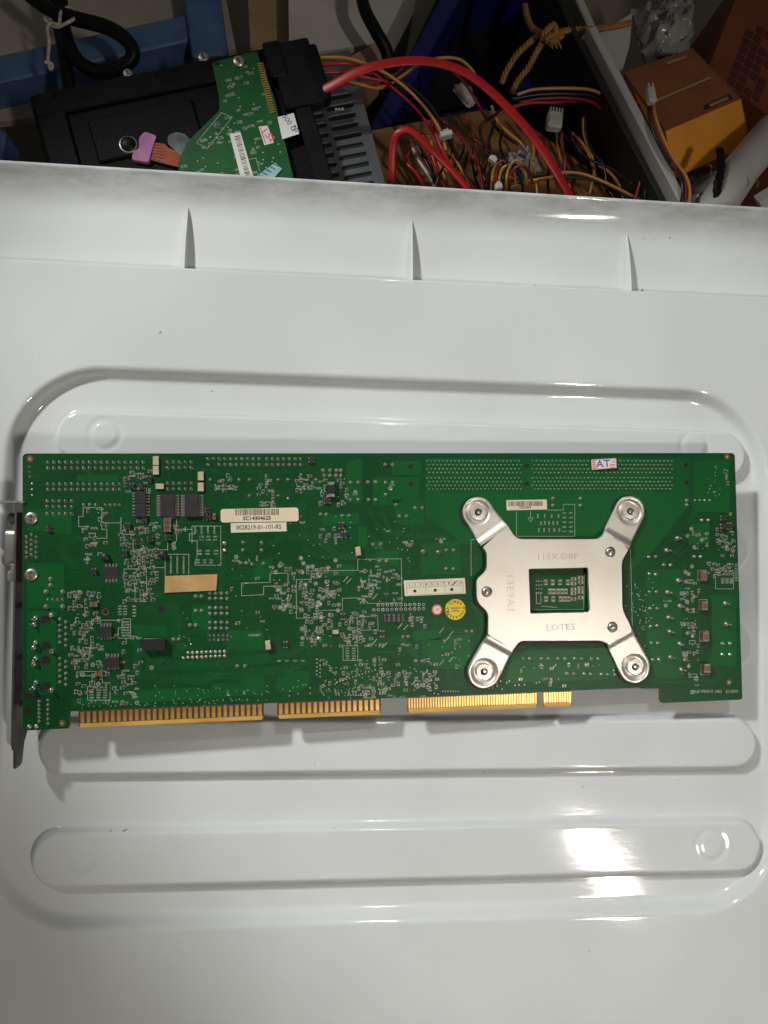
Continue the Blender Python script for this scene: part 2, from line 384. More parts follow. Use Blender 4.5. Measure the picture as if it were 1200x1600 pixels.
def make_lid():
    root = empty('storage_lid', loc=(0, 0, 0))
    tag(root, 'white glossy plastic storage box lid with raised bars, lying under the green board', 'lid')
    st = 0.00085
    xs = np.arange(PANEL[0] - LIP - 0.006, PANEL[1] + LIP + 0.006, st); ys = np.arange(PANEL[2] - LIP - 0.006, PANEL[3] + LIP + 0.006, st)
    X, Y = np.meshgrid(xs, ys); Z, T = lid_height(X, Y)
    nx, ny = len(xs), len(ys); keep = T < LIP + 0.0042
    idx = -np.ones(nx * ny, int); kf = keep.ravel(); idx[kf] = np.arange(kf.sum())
    I = np.arange(nx * ny).reshape(ny, nx)
    q = np.stack([I[:-1, :-1], I[:-1, 1:], I[1:, 1:], I[1:, :-1]], -1).reshape(-1, 4); q = idx[q]; q = q[(q >= 0).all(1)]
    me = bpy.data.meshes.new('panel'); V = np.stack([X.ravel()[kf], Y.ravel()[kf], Z.ravel()[kf]], -1)
    me.vertices.add(len(V)); me.vertices.foreach_set('co', V.astype(np.float32).ravel())
    me.loops.add(q.size); me.loops.foreach_set('vertex_index', q.astype(np.int32).ravel())
    me.polygons.add(len(q)); me.polygons.foreach_set('loop_start', np.arange(0, q.size, 4, dtype=np.int32)); me.polygons.foreach_set('loop_total', np.full(len(q), 4, np.int32))
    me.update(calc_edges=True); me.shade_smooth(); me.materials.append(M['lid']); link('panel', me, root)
    x1 = W(287, 418, -0.003)[0]; x2 = W(645, 436, -0.003)[0]; x3 = W(988, 452, -0.003)[0]
    for x in (x1 - (x2 - x1), x1, x2, x3):
        mb = MB(); n = 22; V = []; Fc = []
        for i in range(n + 1):
            k = i / n; t = 0.0015 + k * 0.0355; y = CREASE + t
            zs = float(lid_height(np.array([x]), np.array([y]))[0][0]) - 0.0006
            zt = max(-0.0040 - 0.0046 * k ** 2.0, zs + 0.0002); w = 0.0008 * (1 - 0.75 * k ** 2); wt = w * 0.55
            V += [(x - w * 1.15, y, zs), (x + w * 1.15, y, zs), (x + wt, y, zt - 0.0003), (x + wt * 0.4, y, zt), (x - wt * 0.4, y, zt), (x - wt, y, zt - 0.0003)]
        for i in range(n):
            for j in range(6):
                Fc.append((i * 6 + j, i * 6 + (j + 1) % 6, (i + 1) * 6 + (j + 1) % 6, (i + 1) * 6 + j))
        Fc.append((5, 4, 3, 2, 1, 0)); Fc.append(tuple(n * 6 + j for j in range(6)))
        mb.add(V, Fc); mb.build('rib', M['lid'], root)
    return root
make_lid()
# ------------------------------------------------------------------ the computer board
BQ = [[0.9990058008049625, -0.03240234656860727, 0.030618587408362458], [0.03445675756717866, 0.9970117021573055, -0.06914041957747279], [-0.028286778112615485, 0.07012669747136371, 0.9971369537258999]]
BF = Frame((-0.12685388632, -0.05762874893, H - 0.34554429573), BQ)
BW, BH = 0.3386, 0.1147
def B(px, py, z=0.0): return BF.loc(px, py, z)
board = empty('computer_board', BF)
tag(board, 'long green computer card lying face down on the white lid', 'circuit board')
def bx(px): return float(B(px, 1095)[0])
TB = -0.00727
xL, xA0, xA1, xB0, xB1, xP0, xP1, xP2, xP3, xT = 0.0, bx(122.5), bx(412), bx(433), bx(595), bx(636.5), bx(840), bx(848.5), bx(893.5), bx(1032)
tabL = float(B(72, 1140)[1]); tabR = float(B(1095, 1096)[1]); xLt = bx(108.5)
YC = 0.0006                                                  # where the green mask ends and the bare tongues begin
outl = [(0, BH), (0, tabL), (xLt, tabL), (xLt, 0), (xT, 0), (xT, tabR), (BW + 0.0006, tabR), (BW, BH)]
rr = [0.0022, 0.0012, 0.0015, 0.0005, 0.0005, 0.0016, 0.0016, 0.002]
pcb = slab('substrate', round_poly(outl, rr), [], -0.0016, 0.0, [M['mask'], M['edge']], board, bev=0.00012, side=1)
pcb['label'] = 'green solder mask laminate'
# bare tongues with a bevelled lower rim, and the gold contacts on them
def tongue(x0, x1, n, cw, pitch):
    t = MB(); c = 0.0009
    P = [(x0, 0), (x0, TB + c), (x0 + c, TB), (x1 - c, TB), (x1, TB + c), (x1, 0)]
    t.prism(P, -0.00155, -0.00002, 0, 1)
    bv = 0.0018
    t.add([(x0 + c, TB - 0.00005, 0.000006), (x1 - c, TB - 0.00005, 0.000006), (x1 - c * 0.4, TB + bv, 0.00001), (x0 + c * 0.4, TB + bv, 0.00001)], [(0, 1, 2, 3)], 1)
    tg = t.build('edge_tongue', [M['tongue'], M['bevel']], pcb)
    L = -(TB + bv) - 0.0006
    m = MB(); m.rbox((0, 0, 0), (cw, L, 0.00009), 0.00003)
    me = m.mesh('contact', M['gold'])
    for i in range(n):
        x = (x0 + x1) / 2 + (i - (n - 1) / 2) * pitch
        if abs(x - x0) < cw * 0.4 or abs(x - x1) < cw * 0.4: continue
        link('contact', me, tg, (x, TB + bv + L / 2 + 0.0002, 0.00003))
tongue(xA0, xA1, 31, 0.00152, (xA1 - xA0 - 0.0008) / 31)
tongue(xB0, xB1, 18, 0.00152, (xB1 - xB0 - 0.0006) / 18)
tongue(xP0, xP1, 49, 0.00078, (xP1 - xP0 - 0.0006) / 49)
tongue(xP2, xP3, 11, 0.00078, (xP3 - xP2 - 0.0004) / 11)

# occupancy (local mm grid) so that tiny parts do not land in each other
OCC = np.zeros((360, 140), bool)
def occ_rect(x0, y0, x1, y1, test=False):
    a, b, c, d = int(x0 / MM) + 8, int(y0 / MM) + 10, int(math.ceil(x1 / MM)) + 8, int(math.ceil(y1 / MM)) + 10
    a, b = max(a, 0), max(b, 0)
    if test: return bool(OCC[a:c, b:d].any())
    OCC[a:c, b:d] = True
def occ_px(x0, y0, x1, y1): p, q = B(x0, y1), B(x1, y0); occ_rect(p[0], p[1], q[0], q[1])
for r in [(258, 897, 340, 926), (345, 793, 467, 833), (630, 902, 728, 931), (694, 935, 728, 969), (674, 943, 692, 962), (791, 780, 855, 798), (922, 716, 963, 735),
          (742, 840, 974, 1003), (722, 774, 800, 850), (940, 774, 1012, 860), (730, 990, 805, 1078), (945, 980, 1020, 1070), (244, 770, 320, 810), (206, 767, 235, 809)]: occ_px(*r)

# ---- copper pours and traces under the mask
pourM = MB(); trM = MB(); zi = [0]
def zt(): zi[0] = (zi[0] + 1) % 40; return 0.00002 + zi[0] * 0.0000015
def pour(pts, r=0.001):
    P = round_poly([B(*p) for p in pts], r, 3)
    if area(P) < 0: P = P[::-1]
    pourM.prism(P, -0.0001, 0.000012 + 0.0000012 * (len(pourM.v) % 5))
POURS = [[(665, 778), (665, 716), (1076, 716), (1076, 790), (1020, 860), (985, 890), (760, 890), (760, 850), (722, 850), (700, 830), (665, 806)],
         [(543, 720), (566, 716), (566, 786), (541, 786), (541, 735)], [(597, 745), (655, 745), (655, 776), (606, 790), (582, 790), (582, 748)], [(612, 720), (658, 720), (658, 742), (612, 742)],
         [(612, 780), (660, 778), (664, 820), (622, 820)], [(658, 850), (718, 845), (720, 898), (658, 898)], [(560, 822), (574, 822), (574, 855), (560, 855)], [(500, 805), (561, 802), (561, 820), (505, 820)],
         [(582, 845), (600, 845), (600, 858), (582, 858)], [(587, 862), (623, 860), (623, 884), (587, 884)], [(205, 977), (261, 977), (261, 1000), (216, 1000)], [(330, 1068), (376, 1068), (384, 1056), (412, 1056), (414, 1085), (330, 1090)],
         [(430, 1070), (448, 1050), (482, 1048), (484, 1072), (460, 1082), (430, 1080)], [(112, 1092), (200, 1080), (300, 1074), (330, 1078), (330, 1092), (112, 1104)], [(300, 945), (330, 945), (330, 985), (300, 985)],
         [(42, 795), (112, 795), (112, 835), (60, 830), (42, 830)], [(42, 880), (100, 880), (100, 950), (42, 950)], [(42, 955), (88, 955), (88, 1085), (42, 1085)], [(660, 1000), (735, 990), (735, 1045), (690, 1045), (660, 1020)],
         [(1010, 890), (1065, 890), (1065, 1060), (1025, 1060), (1010, 1000)], [(1112, 930), (1150, 930), (1150, 1040), (1112, 1040)], [(1085, 720), (1140, 720), (1140, 800), (1085, 800)], [(800, 1018), (960, 1012), (972, 1060), (790, 1068)],
         [(120, 742), (185, 742), (185, 752), (120, 752)], [(505, 900), (530, 880), (555, 884), (555, 900)], [(645, 985), (690, 985), (690, 1000), (645, 1000)], [(395, 880), (425, 870), (425, 905), (398, 905)],
         [(1080, 820), (1108, 815), (1108, 850), (1075, 850)], [(355, 985), (410, 985), (418, 1015), (355, 1015)]]
for P in POURS: pour(P)
def trace(pts, w=0.00022): trM.pline(round_poly([np.array(p) for p in pts], 0.0006, 2) if False else [np.array(p) for p in pts], w, zt())
def bundle(pts, n, pitch=0.0006, w=0.00022):
    P = [B(*p) for p in pts]
    for i in range(n):
        off = (i - (n - 1) / 2) * pitch; Q = []
        for k, p in enumerate(P):
            a = P[k - 1] if k else p - (P[1] - p); b = P[k + 1] if k < len(P) - 1 else p + (p - P[k - 1])
            d1 = (p - a) / np.linalg.norm(p - a); d2 = (b - p) / np.linalg.norm(b - p); t = d1 + d2; t /= np.linalg.norm(t); nn = np.array([-t[1], t[0]])
            Q.append(p + nn * off / max(0.5, nn @ np.array([-d1[1], d1[0]])))
        trM.pline(Q, w, zt())
for P, n in [([(215, 1010), (255, 1040), (300, 1040), (420, 1028)], 8), ([(270, 1020), (285, 1036), (370, 1036)], 5), ([(205, 1052), (260, 1062), (330, 1055), (372, 1055), (385, 1050), (450, 1046), (480, 1030)], 6), ([(380, 1032), (440, 1026), (470, 1010), (492, 990)], 7),
             ([(120, 885), (100, 870), (100, 845), (145, 843)], 6), ([(160, 900), (190, 905), (200, 925), (260, 930)], 5), ([(265, 940), (275, 960), (275, 1000), (290, 1015)], 7), ([(300, 830), (330, 850), (345, 870), (345, 930)], 6),
             ([(435, 835), (470, 800), (480, 770), (500, 750)], 6), ([(420, 850), (448, 838), (490, 838), (530, 870), (600, 872)], 5), ([(470, 855), (500, 870), (560, 870)], 4), ([(100, 720), (190, 714), (240, 714), (320, 735)], 4), ([(330, 735), (352, 745), (352, 775), (375, 800)], 3),
             ([(405, 735), (412, 760), (404, 775), (412, 795)], 3), ([(430, 740), (445, 735), (455, 740), (455, 790), (480, 792)], 3), ([(560, 990), (580, 1000), (625, 1000), (650, 1025), (650, 1050)], 6), ([(480, 1015), (500, 1000), (520, 1000)], 6), ([(620, 1000), (640, 1010), (655, 1035), (690, 1040)], 5),
             ([(640, 980), (650, 970), (690, 970), (705, 985), (735, 985)], 4), ([(540, 1040), (575, 1065), (620, 1065), (640, 1080)], 5), ([(440, 1090), (470, 1085), (540, 1075), (600, 1060)], 4), ([(1075, 770), (1082, 790), (1082, 830), (1050, 870), (1030, 880)], 3), ([(1085, 730), (1084, 800), (1098, 815)], 3),
             ([(1110, 930), (1120, 945), (1120, 1020), (1105, 1040)], 4), ([(1010, 1062), (1030, 1066), (1120, 1064), (1145, 1035), (1145, 940)], 2), ([(190, 980), (215, 1005), (215, 1050)], 5), ([(225, 960), (238, 945), (238, 930), (255, 930)], 3), ([(170, 1060), (205, 1085), (260, 1085)], 4),
             ([(240, 1075), (270, 1062), (320, 1066), (345, 1054)], 5), ([(690, 760), (690, 768), (1050, 766)], 2), ([(745, 865), (740, 890), (742, 905), (735, 915)], 3), ([(735, 940), (750, 960), (756, 985)], 3), ([(600, 770), (595, 800), (610, 830), (640, 838), (700, 838)], 3), ([(575, 800), (600, 830), (640, 832)], 2)]:
    bundle(P, n)
for i in range(430):                                          # single routed tracks
    p = np.array([random.uniform(0.004, BW - 0.004), random.uniform(0.004, BH - 0.003)]); Q = [p]
    a = random.choice([0, 2, 4, 6]) * math.pi / 4
    for k in range(random.randint(2, 4)):
        L = random.choice([1, 1, 2, 3]) * random.uniform(0.0015, 0.0055); p = p + np.array([math.cos(a), math.sin(a)]) * L
        if not (0.002 < p[0] < BW - 0.002 and 0.002 < p[1] < BH - 0.002): break
        Q.append(p); a += random.choice([-1, 1]) * math.pi / 4
    if len(Q) > 1: trM.pline(Q, random.choice([0.00018, 0.00022, 0.0003]), zt())
tag(pourM.build('copper_pour', M['pour'], pcb), kind='stuff'); tag(trM.build('copper_traces', M['trace'], pcb), kind='stuff')

# ---- solder joints
def joint_mesh(kind):
    m = MB()
    if kind == 'dome':      # fillet with a pin tip, slightly off upright
        m.lathe((0, 0, 0), [(1.0, 0.0), (0.92, 0.12), (0.62, 0.42), (0.40, 0.85), (0.30, 1.15), (0.16, 1.28)], 10)
    elif kind == 'ring':
        m.lathe((0, 0, 0), [(1.0, 0.02), (0.98, 0.12), (0.62, 0.16), (0.58, 0.08)], 12, 0, False); m.lathe((0, 0, 0), [(0.6, 0.06), (0.01, 0.06)], 12, 1)
    elif kind == 'ball':
        m.lathe((0, 0, 0), [(1.0, 0.0), (0.97, 0.25), (0.80, 0.55), (0.48, 0.78), (0.15, 0.86)], 12)
    elif kind == 'cut':     # joint with clipped wire tail
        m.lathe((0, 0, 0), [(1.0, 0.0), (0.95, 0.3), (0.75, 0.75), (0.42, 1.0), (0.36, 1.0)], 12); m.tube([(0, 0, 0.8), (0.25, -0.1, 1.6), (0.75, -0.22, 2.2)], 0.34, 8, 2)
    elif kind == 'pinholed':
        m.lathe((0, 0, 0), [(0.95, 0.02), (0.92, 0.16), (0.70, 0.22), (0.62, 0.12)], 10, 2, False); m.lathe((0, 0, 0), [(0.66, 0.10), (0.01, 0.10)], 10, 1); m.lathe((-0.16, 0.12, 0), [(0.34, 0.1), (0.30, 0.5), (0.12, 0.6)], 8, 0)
    return m.mesh('solder_joint', [M['solder'], M['hole'], M['pin_dark']], True)
JM = {k: joint_mesh(k) for k in ('dome', 'ring', 'ball', 'cut', 'pinholed')}
njoint = 0
def joint(px, py, r=1.0, kind='pinholed', rot=None):
    global njoint
    p = B(px, py); k = r * MM
    o = link('solder_joint', JM[kind], pcb, (p[0], p[1], 0.0), random.uniform(0, 6.28) if rot is None else rot, (k * random.uniform(0.93, 1.07), k, k * random.uniform(0.85, 1.1)))
    occ_rect(p[0] - r * MM, p[1] - r * MM, p[0] + r * MM, p[1] + r * MM); njoint += 1
def row(x0, y0, x1, y1, n, r=0.82, kind='pinholed', rot=0.7):
    for i in range(n):
        t = i / max(1, n - 1); joint(x0 + (x1 - x0) * t, y0 + (y1 - y0) * t, r, kind, rot)
row(75, 722.5, 224, 722.5, 17); row(75, 731.5, 224, 731.5, 17); row(75, 756.5, 187, 756.5, 13); row(75, 765, 187, 765, 13)
for y in (783, 792, 803): row(74, y, 112, y, 5)
row(131, 789, 150, 789, 3); row(165, 789, 187, 789, 4, 0.7)
for c, ys in ((41.5, (839, 847, 855, 863, 871)), (49, (835, 844, 851, 859, 867)), (56.5, (839, 847, 855, 863, 871))):
    for y in ys: joint(c, y, 0.78)
row(50.5, 756, 50.5, 774, 3, 0.62, 'ball'); row(46, 730, 47, 745, 3, 0.55)
for p in [(79, 905), (79, 915), (72, 925), (98, 925), (72, 948), (98, 948)]: joint(*p, 1.15, 'dome')
row(75, 937, 98, 937, 4, 0.7)
for p in [(81, 961), (56, 966), (54, 976), (56, 1004), (53, 1012), (81, 1018), (56, 1029), (53, 1038), (57, 1066), (53, 1075), (81, 1078)]: joint(*p, 1.25, 'cut')
for y in (968, 977, 985.5, 995, 1004, 1029, 1039, 1048, 1057, 1066): joint(93.5, y, 0.85, 'dome')
for y in (972, 981, 991, 1000, 1009, 1034, 1042.5, 1052.5, 1061, 1070): joint(103, y, 0.85, 'dome')
row(61, 1096, 61, 1127, 6, 0.78, 'dome'); row(75, 1094, 75, 1131, 6, 0.78, 'dome'); joint(46, 1135, 1.15, 'ball'); joint(57, 1135, 1.15, 'ball')
row(325, 717, 405, 717, 10, 0.85); joint(325, 726, 0.85); row(343, 726, 405, 726, 8, 0.85); row(417, 717, 470, 717, 7, 0.85); row(417, 726, 470, 726, 7, 0.85)
for y in (722, 731, 755, 764): row(262, y, 299, y, 5, 0.8)
for x in (329, 374, 390, 435, 450, 494): joint(x, 750, 0.9, 'dome')
joint(390, 775, 0.85, 'dome'); joint(435, 775, 0.85, 'dome'); joint(450, 779, 0.7, 'ball')
for p in [(351, 849), (351, 860)]: joint(*p, 1.05, 'ball')
for p in [(380, 848), (380, 860), (409, 848), (409, 860), (376, 880), (385, 880), (394, 882), (412, 881)]: joint(*p, 0.95, 'dome')
for p in [(306, 932), (315, 932), (306, 954.5), (315, 954.5), (297, 977), (306, 977), (271, 999), (279.5, 999)]: joint(*p, 1.0, 'dome')
for y in (927, 935.5, 950, 959, 973, 982): row(328, y, 355, y, 4, 0.9, 'dome')
for y in (993, 1000): row(328, y, 356, y, 5, 0.72)
row(294, 1020, 351, 1018, 9, 0.85, 'ball'); row(294, 1027.5, 351, 1025, 9, 0.85, 'ball'); joint(286.5, 1028, 0.8, 'ball')
joint(371, 1041, 1.0, 'dome'); joint(383, 1041, 1.0, 'dome')
for p in [(548, 754), (560, 754), (575, 753.5), (587, 753.5), (603, 754), (614, 754), (548, 781), (560, 781), (576, 781), (587, 781), (603, 773), (602, 726), (614, 726), (619, 789), (649, 794), (660, 794), (624.5, 806.7), (635.5, 806.7),
          (535, 806), (546, 806), (501, 804), (510, 804), (583, 851), (595, 851), (698, 860), (709, 860), (697, 889), (708.5, 889), (593, 877), (604, 877), (505, 735), (516, 735), (526, 735), (533, 735), (507, 743), (516, 743), (525, 743), (533, 743),
          (630, 995), (638, 995), (650, 1033), (660, 1033), (729, 987), (738, 987), (864, 779), (907, 779), (864, 790), (907, 790)]: joint(*p, 0.95, 'dome')
joint(661, 862, 1.2, 'cut'); joint(685, 863, 1.2, 'cut')
row(591, 945.5, 662, 944.5, 11, 0.75, 'ring'); row(584, 953, 662, 951, 12, 0.75, 'ring')
for p in [(1015, 897), (1025, 898), (1015, 925), (1026, 925), (1016, 951), (1027, 951), (1017, 979), (1027, 978), (1018, 1005), (1028, 1005), (1020, 1031), (1030, 1031), (1014, 870.5), (1025, 870), (1037.5, 883), (1048, 883), (1073, 782), (1073, 789), (1085, 870), (1095, 870), (1097, 813), (1107, 813)]: joint(*p, 0.95, 'dome')
for p in [(1059.5, 907), (1043, 925.5), (1062, 947), (1044.5, 965), (1046, 987), (1062, 1006), (1047, 1027), (1064, 1046), (1058, 841), (1041, 860), (1133, 943), (1134, 975)]: joint(*p, 1.35, 'cut', 0.2)
for p in [(1129, 1006), (1141, 1006), (1129, 1023), (1141, 1023)]: joint(*p, 1.1, 'dome')
row(1086, 782, 1109, 782, 4, 0.7, 'dome')
for x in (818, 828, 846, 857, 872, 883, 898, 909, 924, 935): joint(x, 1029.5, 0.95, 'dome')
for x in (886, 897, 913, 923, 940, 950, 961): joint(x, 1053 + (x - 886) * 0.02, 0.95, 'dome')
# memory socket pins: several hundred, far too fine to single out
pins = MB()
for k, y0 in enumerate((720.5, 726.5, 732.8, 738.5, 746.8, 752.8, 758.5, 764.2)):
    for (xa, xb) in ((667.5, 816), (832, 1052)):
        off = 3.1 * (k % 2); x = xa + off
        while x <= xb - (0 if off else 2):
            if not (921 < x < 964 and 715 < y0 < 736):
                p = B(x, y0); pins.lathe((p[0], p[1], 0), [(0.00050, 0.00001), (0.00045, 0.00025), (0.00026, 0.0005), (0.0002, 0.0011), (0.0001, 0.00115)], 7)
            x += 6.22
occ_px(664, 715, 1057, 770)
tag(pins.build('memory_socket_pins', M['solder'], pcb, True), kind='stuff')
# mounting lugs of the video connector, drilled holes and fiducials
def lug(px, py):
    m = MB(); p = B(px, py)
    m.lathe((0, 0, 0), [(0.0029, 0.00002), (0.0028, 0.0004), (0.0024, 0.00075), (0.0018, 0.00085)], 24)
    m.box((0, 0.0009, 0.0009), (0.0010, 0.0011, 0.0004), 0.2, 1); m.box((0, -0.0010, 0.0009), (0.0010, 0.0011, 0.0004), -0.2, 1)
    o = m.build('mounting_lug', [M['solder'], M['steeldark']], pcb, 40); o.location = (p[0], p[1], 0)
lug(49, 810); lug(49, 898)
def hole(px, py, r, rim=None):
    m = MB(); p = B(px, py)
    m.lathe((0, 0, 0), [(r * MM, 0.00006), (r * MM * 0.98, 0.00010), (r * MM * 0.8, 0.00011), (r * MM * 0.74, 0.00004)], 16, 1, False); m.lathe((0, 0, 0), [(r * MM * 0.78, 0.00005), (0.00001, 0.00005)], 16, 0)
    m.build('drilled_hole', [M['hole'], rim or M['black']], pcb).location = (p[0], p[1], 0)
    occ_rect(p[0] - r * MM, p[1] - r * MM, p[0] + r * MM, p[1] + r * MM)
for p in [(71, 969, 2.2), (72, 1010, 2.2), (71, 1032, 2.2), (72, 1073, 2.2), (45, 1088, 1.4), (57, 1088, 1.6), (45, 1112, 1.5), (253, 953, 1.6), (823, 728, 1.3), (823, 756, 1.3), (642, 729, 1.3), (643, 757, 1.3), (1072, 727, 1.3), (1073, 754, 1.4), (255, 1037, 0.8)]: hole(*p)
hole(165, 956, 1.5, M['brown'])
for p in [(47, 717), (1136, 713.5), (97, 1130), (1139, 1066)]:
    m = MB(); q = B(*p); m.lathe((0, 0, 0), [(0.0014, 0.00004), (0.0013, 0.00009)], 18, 0); m.lathe((0, 0, 0.0001), [(0.0005, 0.0), (0.0004, 0.0001)], 10, 1)
    m.build('fiducial_mark', [M['brown'], M['tan']], pcb).location = (q[0], q[1], 0)

# ---- chips and larger components: parts of their own
def soic(x0, y0, x1, y1, npin, horiz, name='chip', pinmat='solder', h=0.0016, mark=True):
    a, b = B(x0, y1), B(x1, y0); c = (a + b) / 2; w, d = b - a
    m = MB(); pm = MB()
    bw, bd = (w * 0.62, d) if horiz else (w, d * 0.62)
    m.rbox((0, 0, h * 0.55), (bw, bd, h * 0.85), 0.00012, 0)
    m.lathe((-bw * 0.32, bd * 0.36, h * 0.975), [(0.0003, 0), (0.00025, 0.00002)], 10, 1)
    for s in (-1, 1):
        for i in range(npin):
            t = ((i + 0.5) / npin - 0.5) * 0.94
            if horiz:
                pm.box((s * w * 0.40, t * d, h * 0.12), (w * 0.20, d / npin * 0.48, h * 0.16), 0); pm.box((s * w * 0.335, t * d, h * 0.35), (w * 0.06, d / npin * 0.48, h * 0.4), 0)
            else:
                pm.box((t * w, s * d * 0.40, h * 0.12), (w / npin * 0.48, d * 0.20, h * 0.16), 0); pm.box((t * w, s * d * 0.335, h * 0.35), (w / npin * 0.48, d * 0.06, h * 0.4), 0)
    o = m.build(name, [M['chipblk'], M['black']], board); o.location = (c[0], c[1], 0.00005)
    pm.build('pins', M[pinmat], o); occ_rect(a[0], a[1], b[0], b[1]); return o
M['pinkpin'] = mat('tinned_leads', (0.55, 0.42, 0.45), 0.35, 0.6)
soic(245, 772, 280, 808, 14, True, pinmat='pinkpin'); soic(283, 772, 318, 808, 14, True, pinmat='pinkpin')
soic(207, 768, 234, 787, 4, True); soic(207, 787, 234, 808, 4, True)
soic(156, 973, 176, 1000, 4, False); soic(167, 1021, 188, 1047, 4, False)
soic(163, 880, 185, 910, 4, False, 'empty_footprint', h=0.00012)
for x, y in [(78, 826), (206, 760), (222, 760), (233, 749), (200, 822), (226, 812), (216, 847), (235, 842), (263, 840), (195, 864), (147, 893), (487, 719), (511, 783), (533, 821), (537, 835.5), (446, 1007), (535.5, 963), (597, 990), (1130, 809), (1130, 822), (1139, 822), (325, 797), (326, 808)]:
    soic(x - 5, y - 5.5, x + 5, y + 5.5, 2, random.random() < 0.5, 'transistor', h=0.0011)
for x in (604, 611.5, 619, 626.5): soic(x - 3.4, 959, x + 3.4, 972, 4, True, 'resistor_array', h=0.0007)
def chipcap(px, py, w, d, body, h=0.0012, rz=0.0, name='capacitor', ends='solder', horiz=True):
    p = B(px, py); m = MB(); W_, D_ = w / 3.3 * MM, d / 3.3 * MM
    if horiz: m.rbox((0, 0, h / 2), (W_ * 0.62, D_, h), 0.00006)
    else: m.rbox((0, 0, h / 2), (W_, D_ * 0.62, h), 0.00006)
    o = m.build(name, M[body], board); o.location = (p[0], p[1], 0.00003); o.rotation_euler = (0, 0, rz)
    e = MB()
    for s in (-1, 1):
        if horiz: e.rbox((s * W_ * 0.40, 0, h / 2), (W_ * 0.20, D_ * 1.01, h * 1.02), 0.00006)
        else: e.rbox((0, s * D_ * 0.40, h / 2), (W_ * 1.01, D_ * 0.20, h * 1.02), 0.00006)
    e.build('terminals', M[ends], o); occ_rect(p[0] - W_ / 2, p[1] - D_ / 2, p[0] + W_ / 2, p[1] + D_ / 2); return o
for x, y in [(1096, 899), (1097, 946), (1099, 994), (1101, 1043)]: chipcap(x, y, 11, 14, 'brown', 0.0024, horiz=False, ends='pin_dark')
for x, y in [(147, 944), (155, 1052), (262, 812), (262, 820.5)]: chipcap(x, y, 11, 7.5, 'brown', 0.0012)
chipcap(524, 987, 10, 6, 'tan'); chipcap(262, 828, 10, 6, 'brown'); chipcap(335, 807, 5, 9, 'brown', horiz=False)
for x, y in [(244, 720), (244, 735), (314, 744), (314, 761)]: chipcap(x, y, 8.5, 13, 'tan', 0.0010, horiz=False, name='crystal', ends='tan')
chipcap(250, 760, 12, 8, 'tan', 0.0010, name='crystal', ends='tan')
chipcap(517, 765, 10, 23, 'black', 0.0022, horiz=False, name='tantalum_capacitor'); chipcap(242, 1006.5, 33, 16, 'black', 0.0030, name='diode', ends='black')
for x, y in [(419, 1007), (559, 861)]: chipcap(x, y, 7.5, 13, 'tan', 0.0022, 0.12, 'upright_resistor', 'tan', False)
for x, y in [(165, 871), (255, 867)]:
    m = MB(); p = B(x, y); m.lathe((0, 0, 0), [(0.0019, 0.0), (0.0018, 0.0012), (0.0013, 0.0016)], 16); m.tube([(0, 0, 0.001), (0.0016, -0.0012, 0.0012)], 0.0008, 8)
    m.build('black_button', M['black'], board, 40).location = (p[0], p[1], 0)

# ---- tiny components, vias, test rings and silkscreen
smd = MB(); vias = MB(); silk = MB(); ringm = MB()
SZ = 0.000055
def via(px, py, r=0.27):
    p = B(px, py); vias.lathe((p[0], p[1], 0), [(r * MM * 1.15, 0.00004), (r * MM, 0.00013), (r * MM * 0.6, 0.00016)], 7)
def rect_silk(x0, y0, x1, y1, w=0.00022, tri=None): silk.pline([B(x0, y0), B(x0, y1), B(x1, y1), B(x1, y0)], w, SZ + 0.000002 * (len(silk.v) % 9), closed=True)
def poly_silk(pts, w=0.00022, closed=False): silk.pline([B(*p) for p in pts], w, SZ + 0.000002 * (len(silk.v) % 9), closed=closed)
def tp(px, py, r=0.95):
    p = B(px, py); n = 14
    V = []; Fc = []
    for rr_ in (r, r - 0.24):
        for i in range(n): V.append((p[0] + rr_ * MM * math.cos(6.2832 * i / n), p[1] + rr_ * MM * math.sin(6.2832 * i / n), SZ + 0.000022))
    silk.add(V, [(i, (i + 1) % n, n + (i + 1) % n, n + i) for i in range(n)]); via(px, py, 0.45)
def refdes(px, py, s=None, h=0.85, rot=0.0):
    p = B(px, py); s = s or random.choice('RRCCCTQ') + str(random.randint(10, 1099))
    stroke(silk, s.replace('T', 'TP'), p, h * 0.9 * MM, rot, 0.00013, SZ + 0.00002 + 0.000002 * random.randint(0, 8))
def smd_at(p, horiz, L=1.35, Wd=0.75, body=0, box=True):
    L, Wd = L * MM, Wd * MM; h = 0.00045
    hx, hy = (L / 2, Wd / 2) if horiz else (Wd / 2, L / 2)
    if occ_rect(p[0] - hx - 0.0002, p[1] - hy - 0.0002, p[0] + hx + 0.0002, p[1] + hy + 0.0002, True): return False
    if not (0.001 < p[0] < BW - 0.002 and 0.002 < p[1] < BH - 0.002): return False
    OCC[int(round(p[0] / MM)) + 8, int(round(p[1] / MM)) + 10] = True
    c = 0.56; ee = 0.22
    if horiz:
        smd.box((p[0], p[1], h / 2), (L * c, Wd, h), 0, body, 0, False)
        for s in (-1, 1): smd.box((p[0] + s * L * (0.5 - ee / 2), p[1], h / 2), (L * ee, Wd, h * 1.03), 0, 3, 0.08, False)
    else:
        smd.box((p[0], p[1], h / 2), (Wd, L * c, h), 0, body, 0, False)
        for s in (-1, 1): smd.box((p[0], p[1] + s * L * (0.5 - ee / 2), h / 2), (Wd, L * ee, h * 1.03), 0, 3, 0.08, False)
    if box:
        g = 0.00022; x0, y0, x1, y1 = p[0] - hx - g, p[1] - hy - g, p[0] + hx + g, p[1] + hy + g
        silk.pline([(x0, y0), (x0, y1), (x1, y1), (x1, y0)], 0.00015, SZ + 0.000002 * random.randint(0, 9), closed=True)
    return True
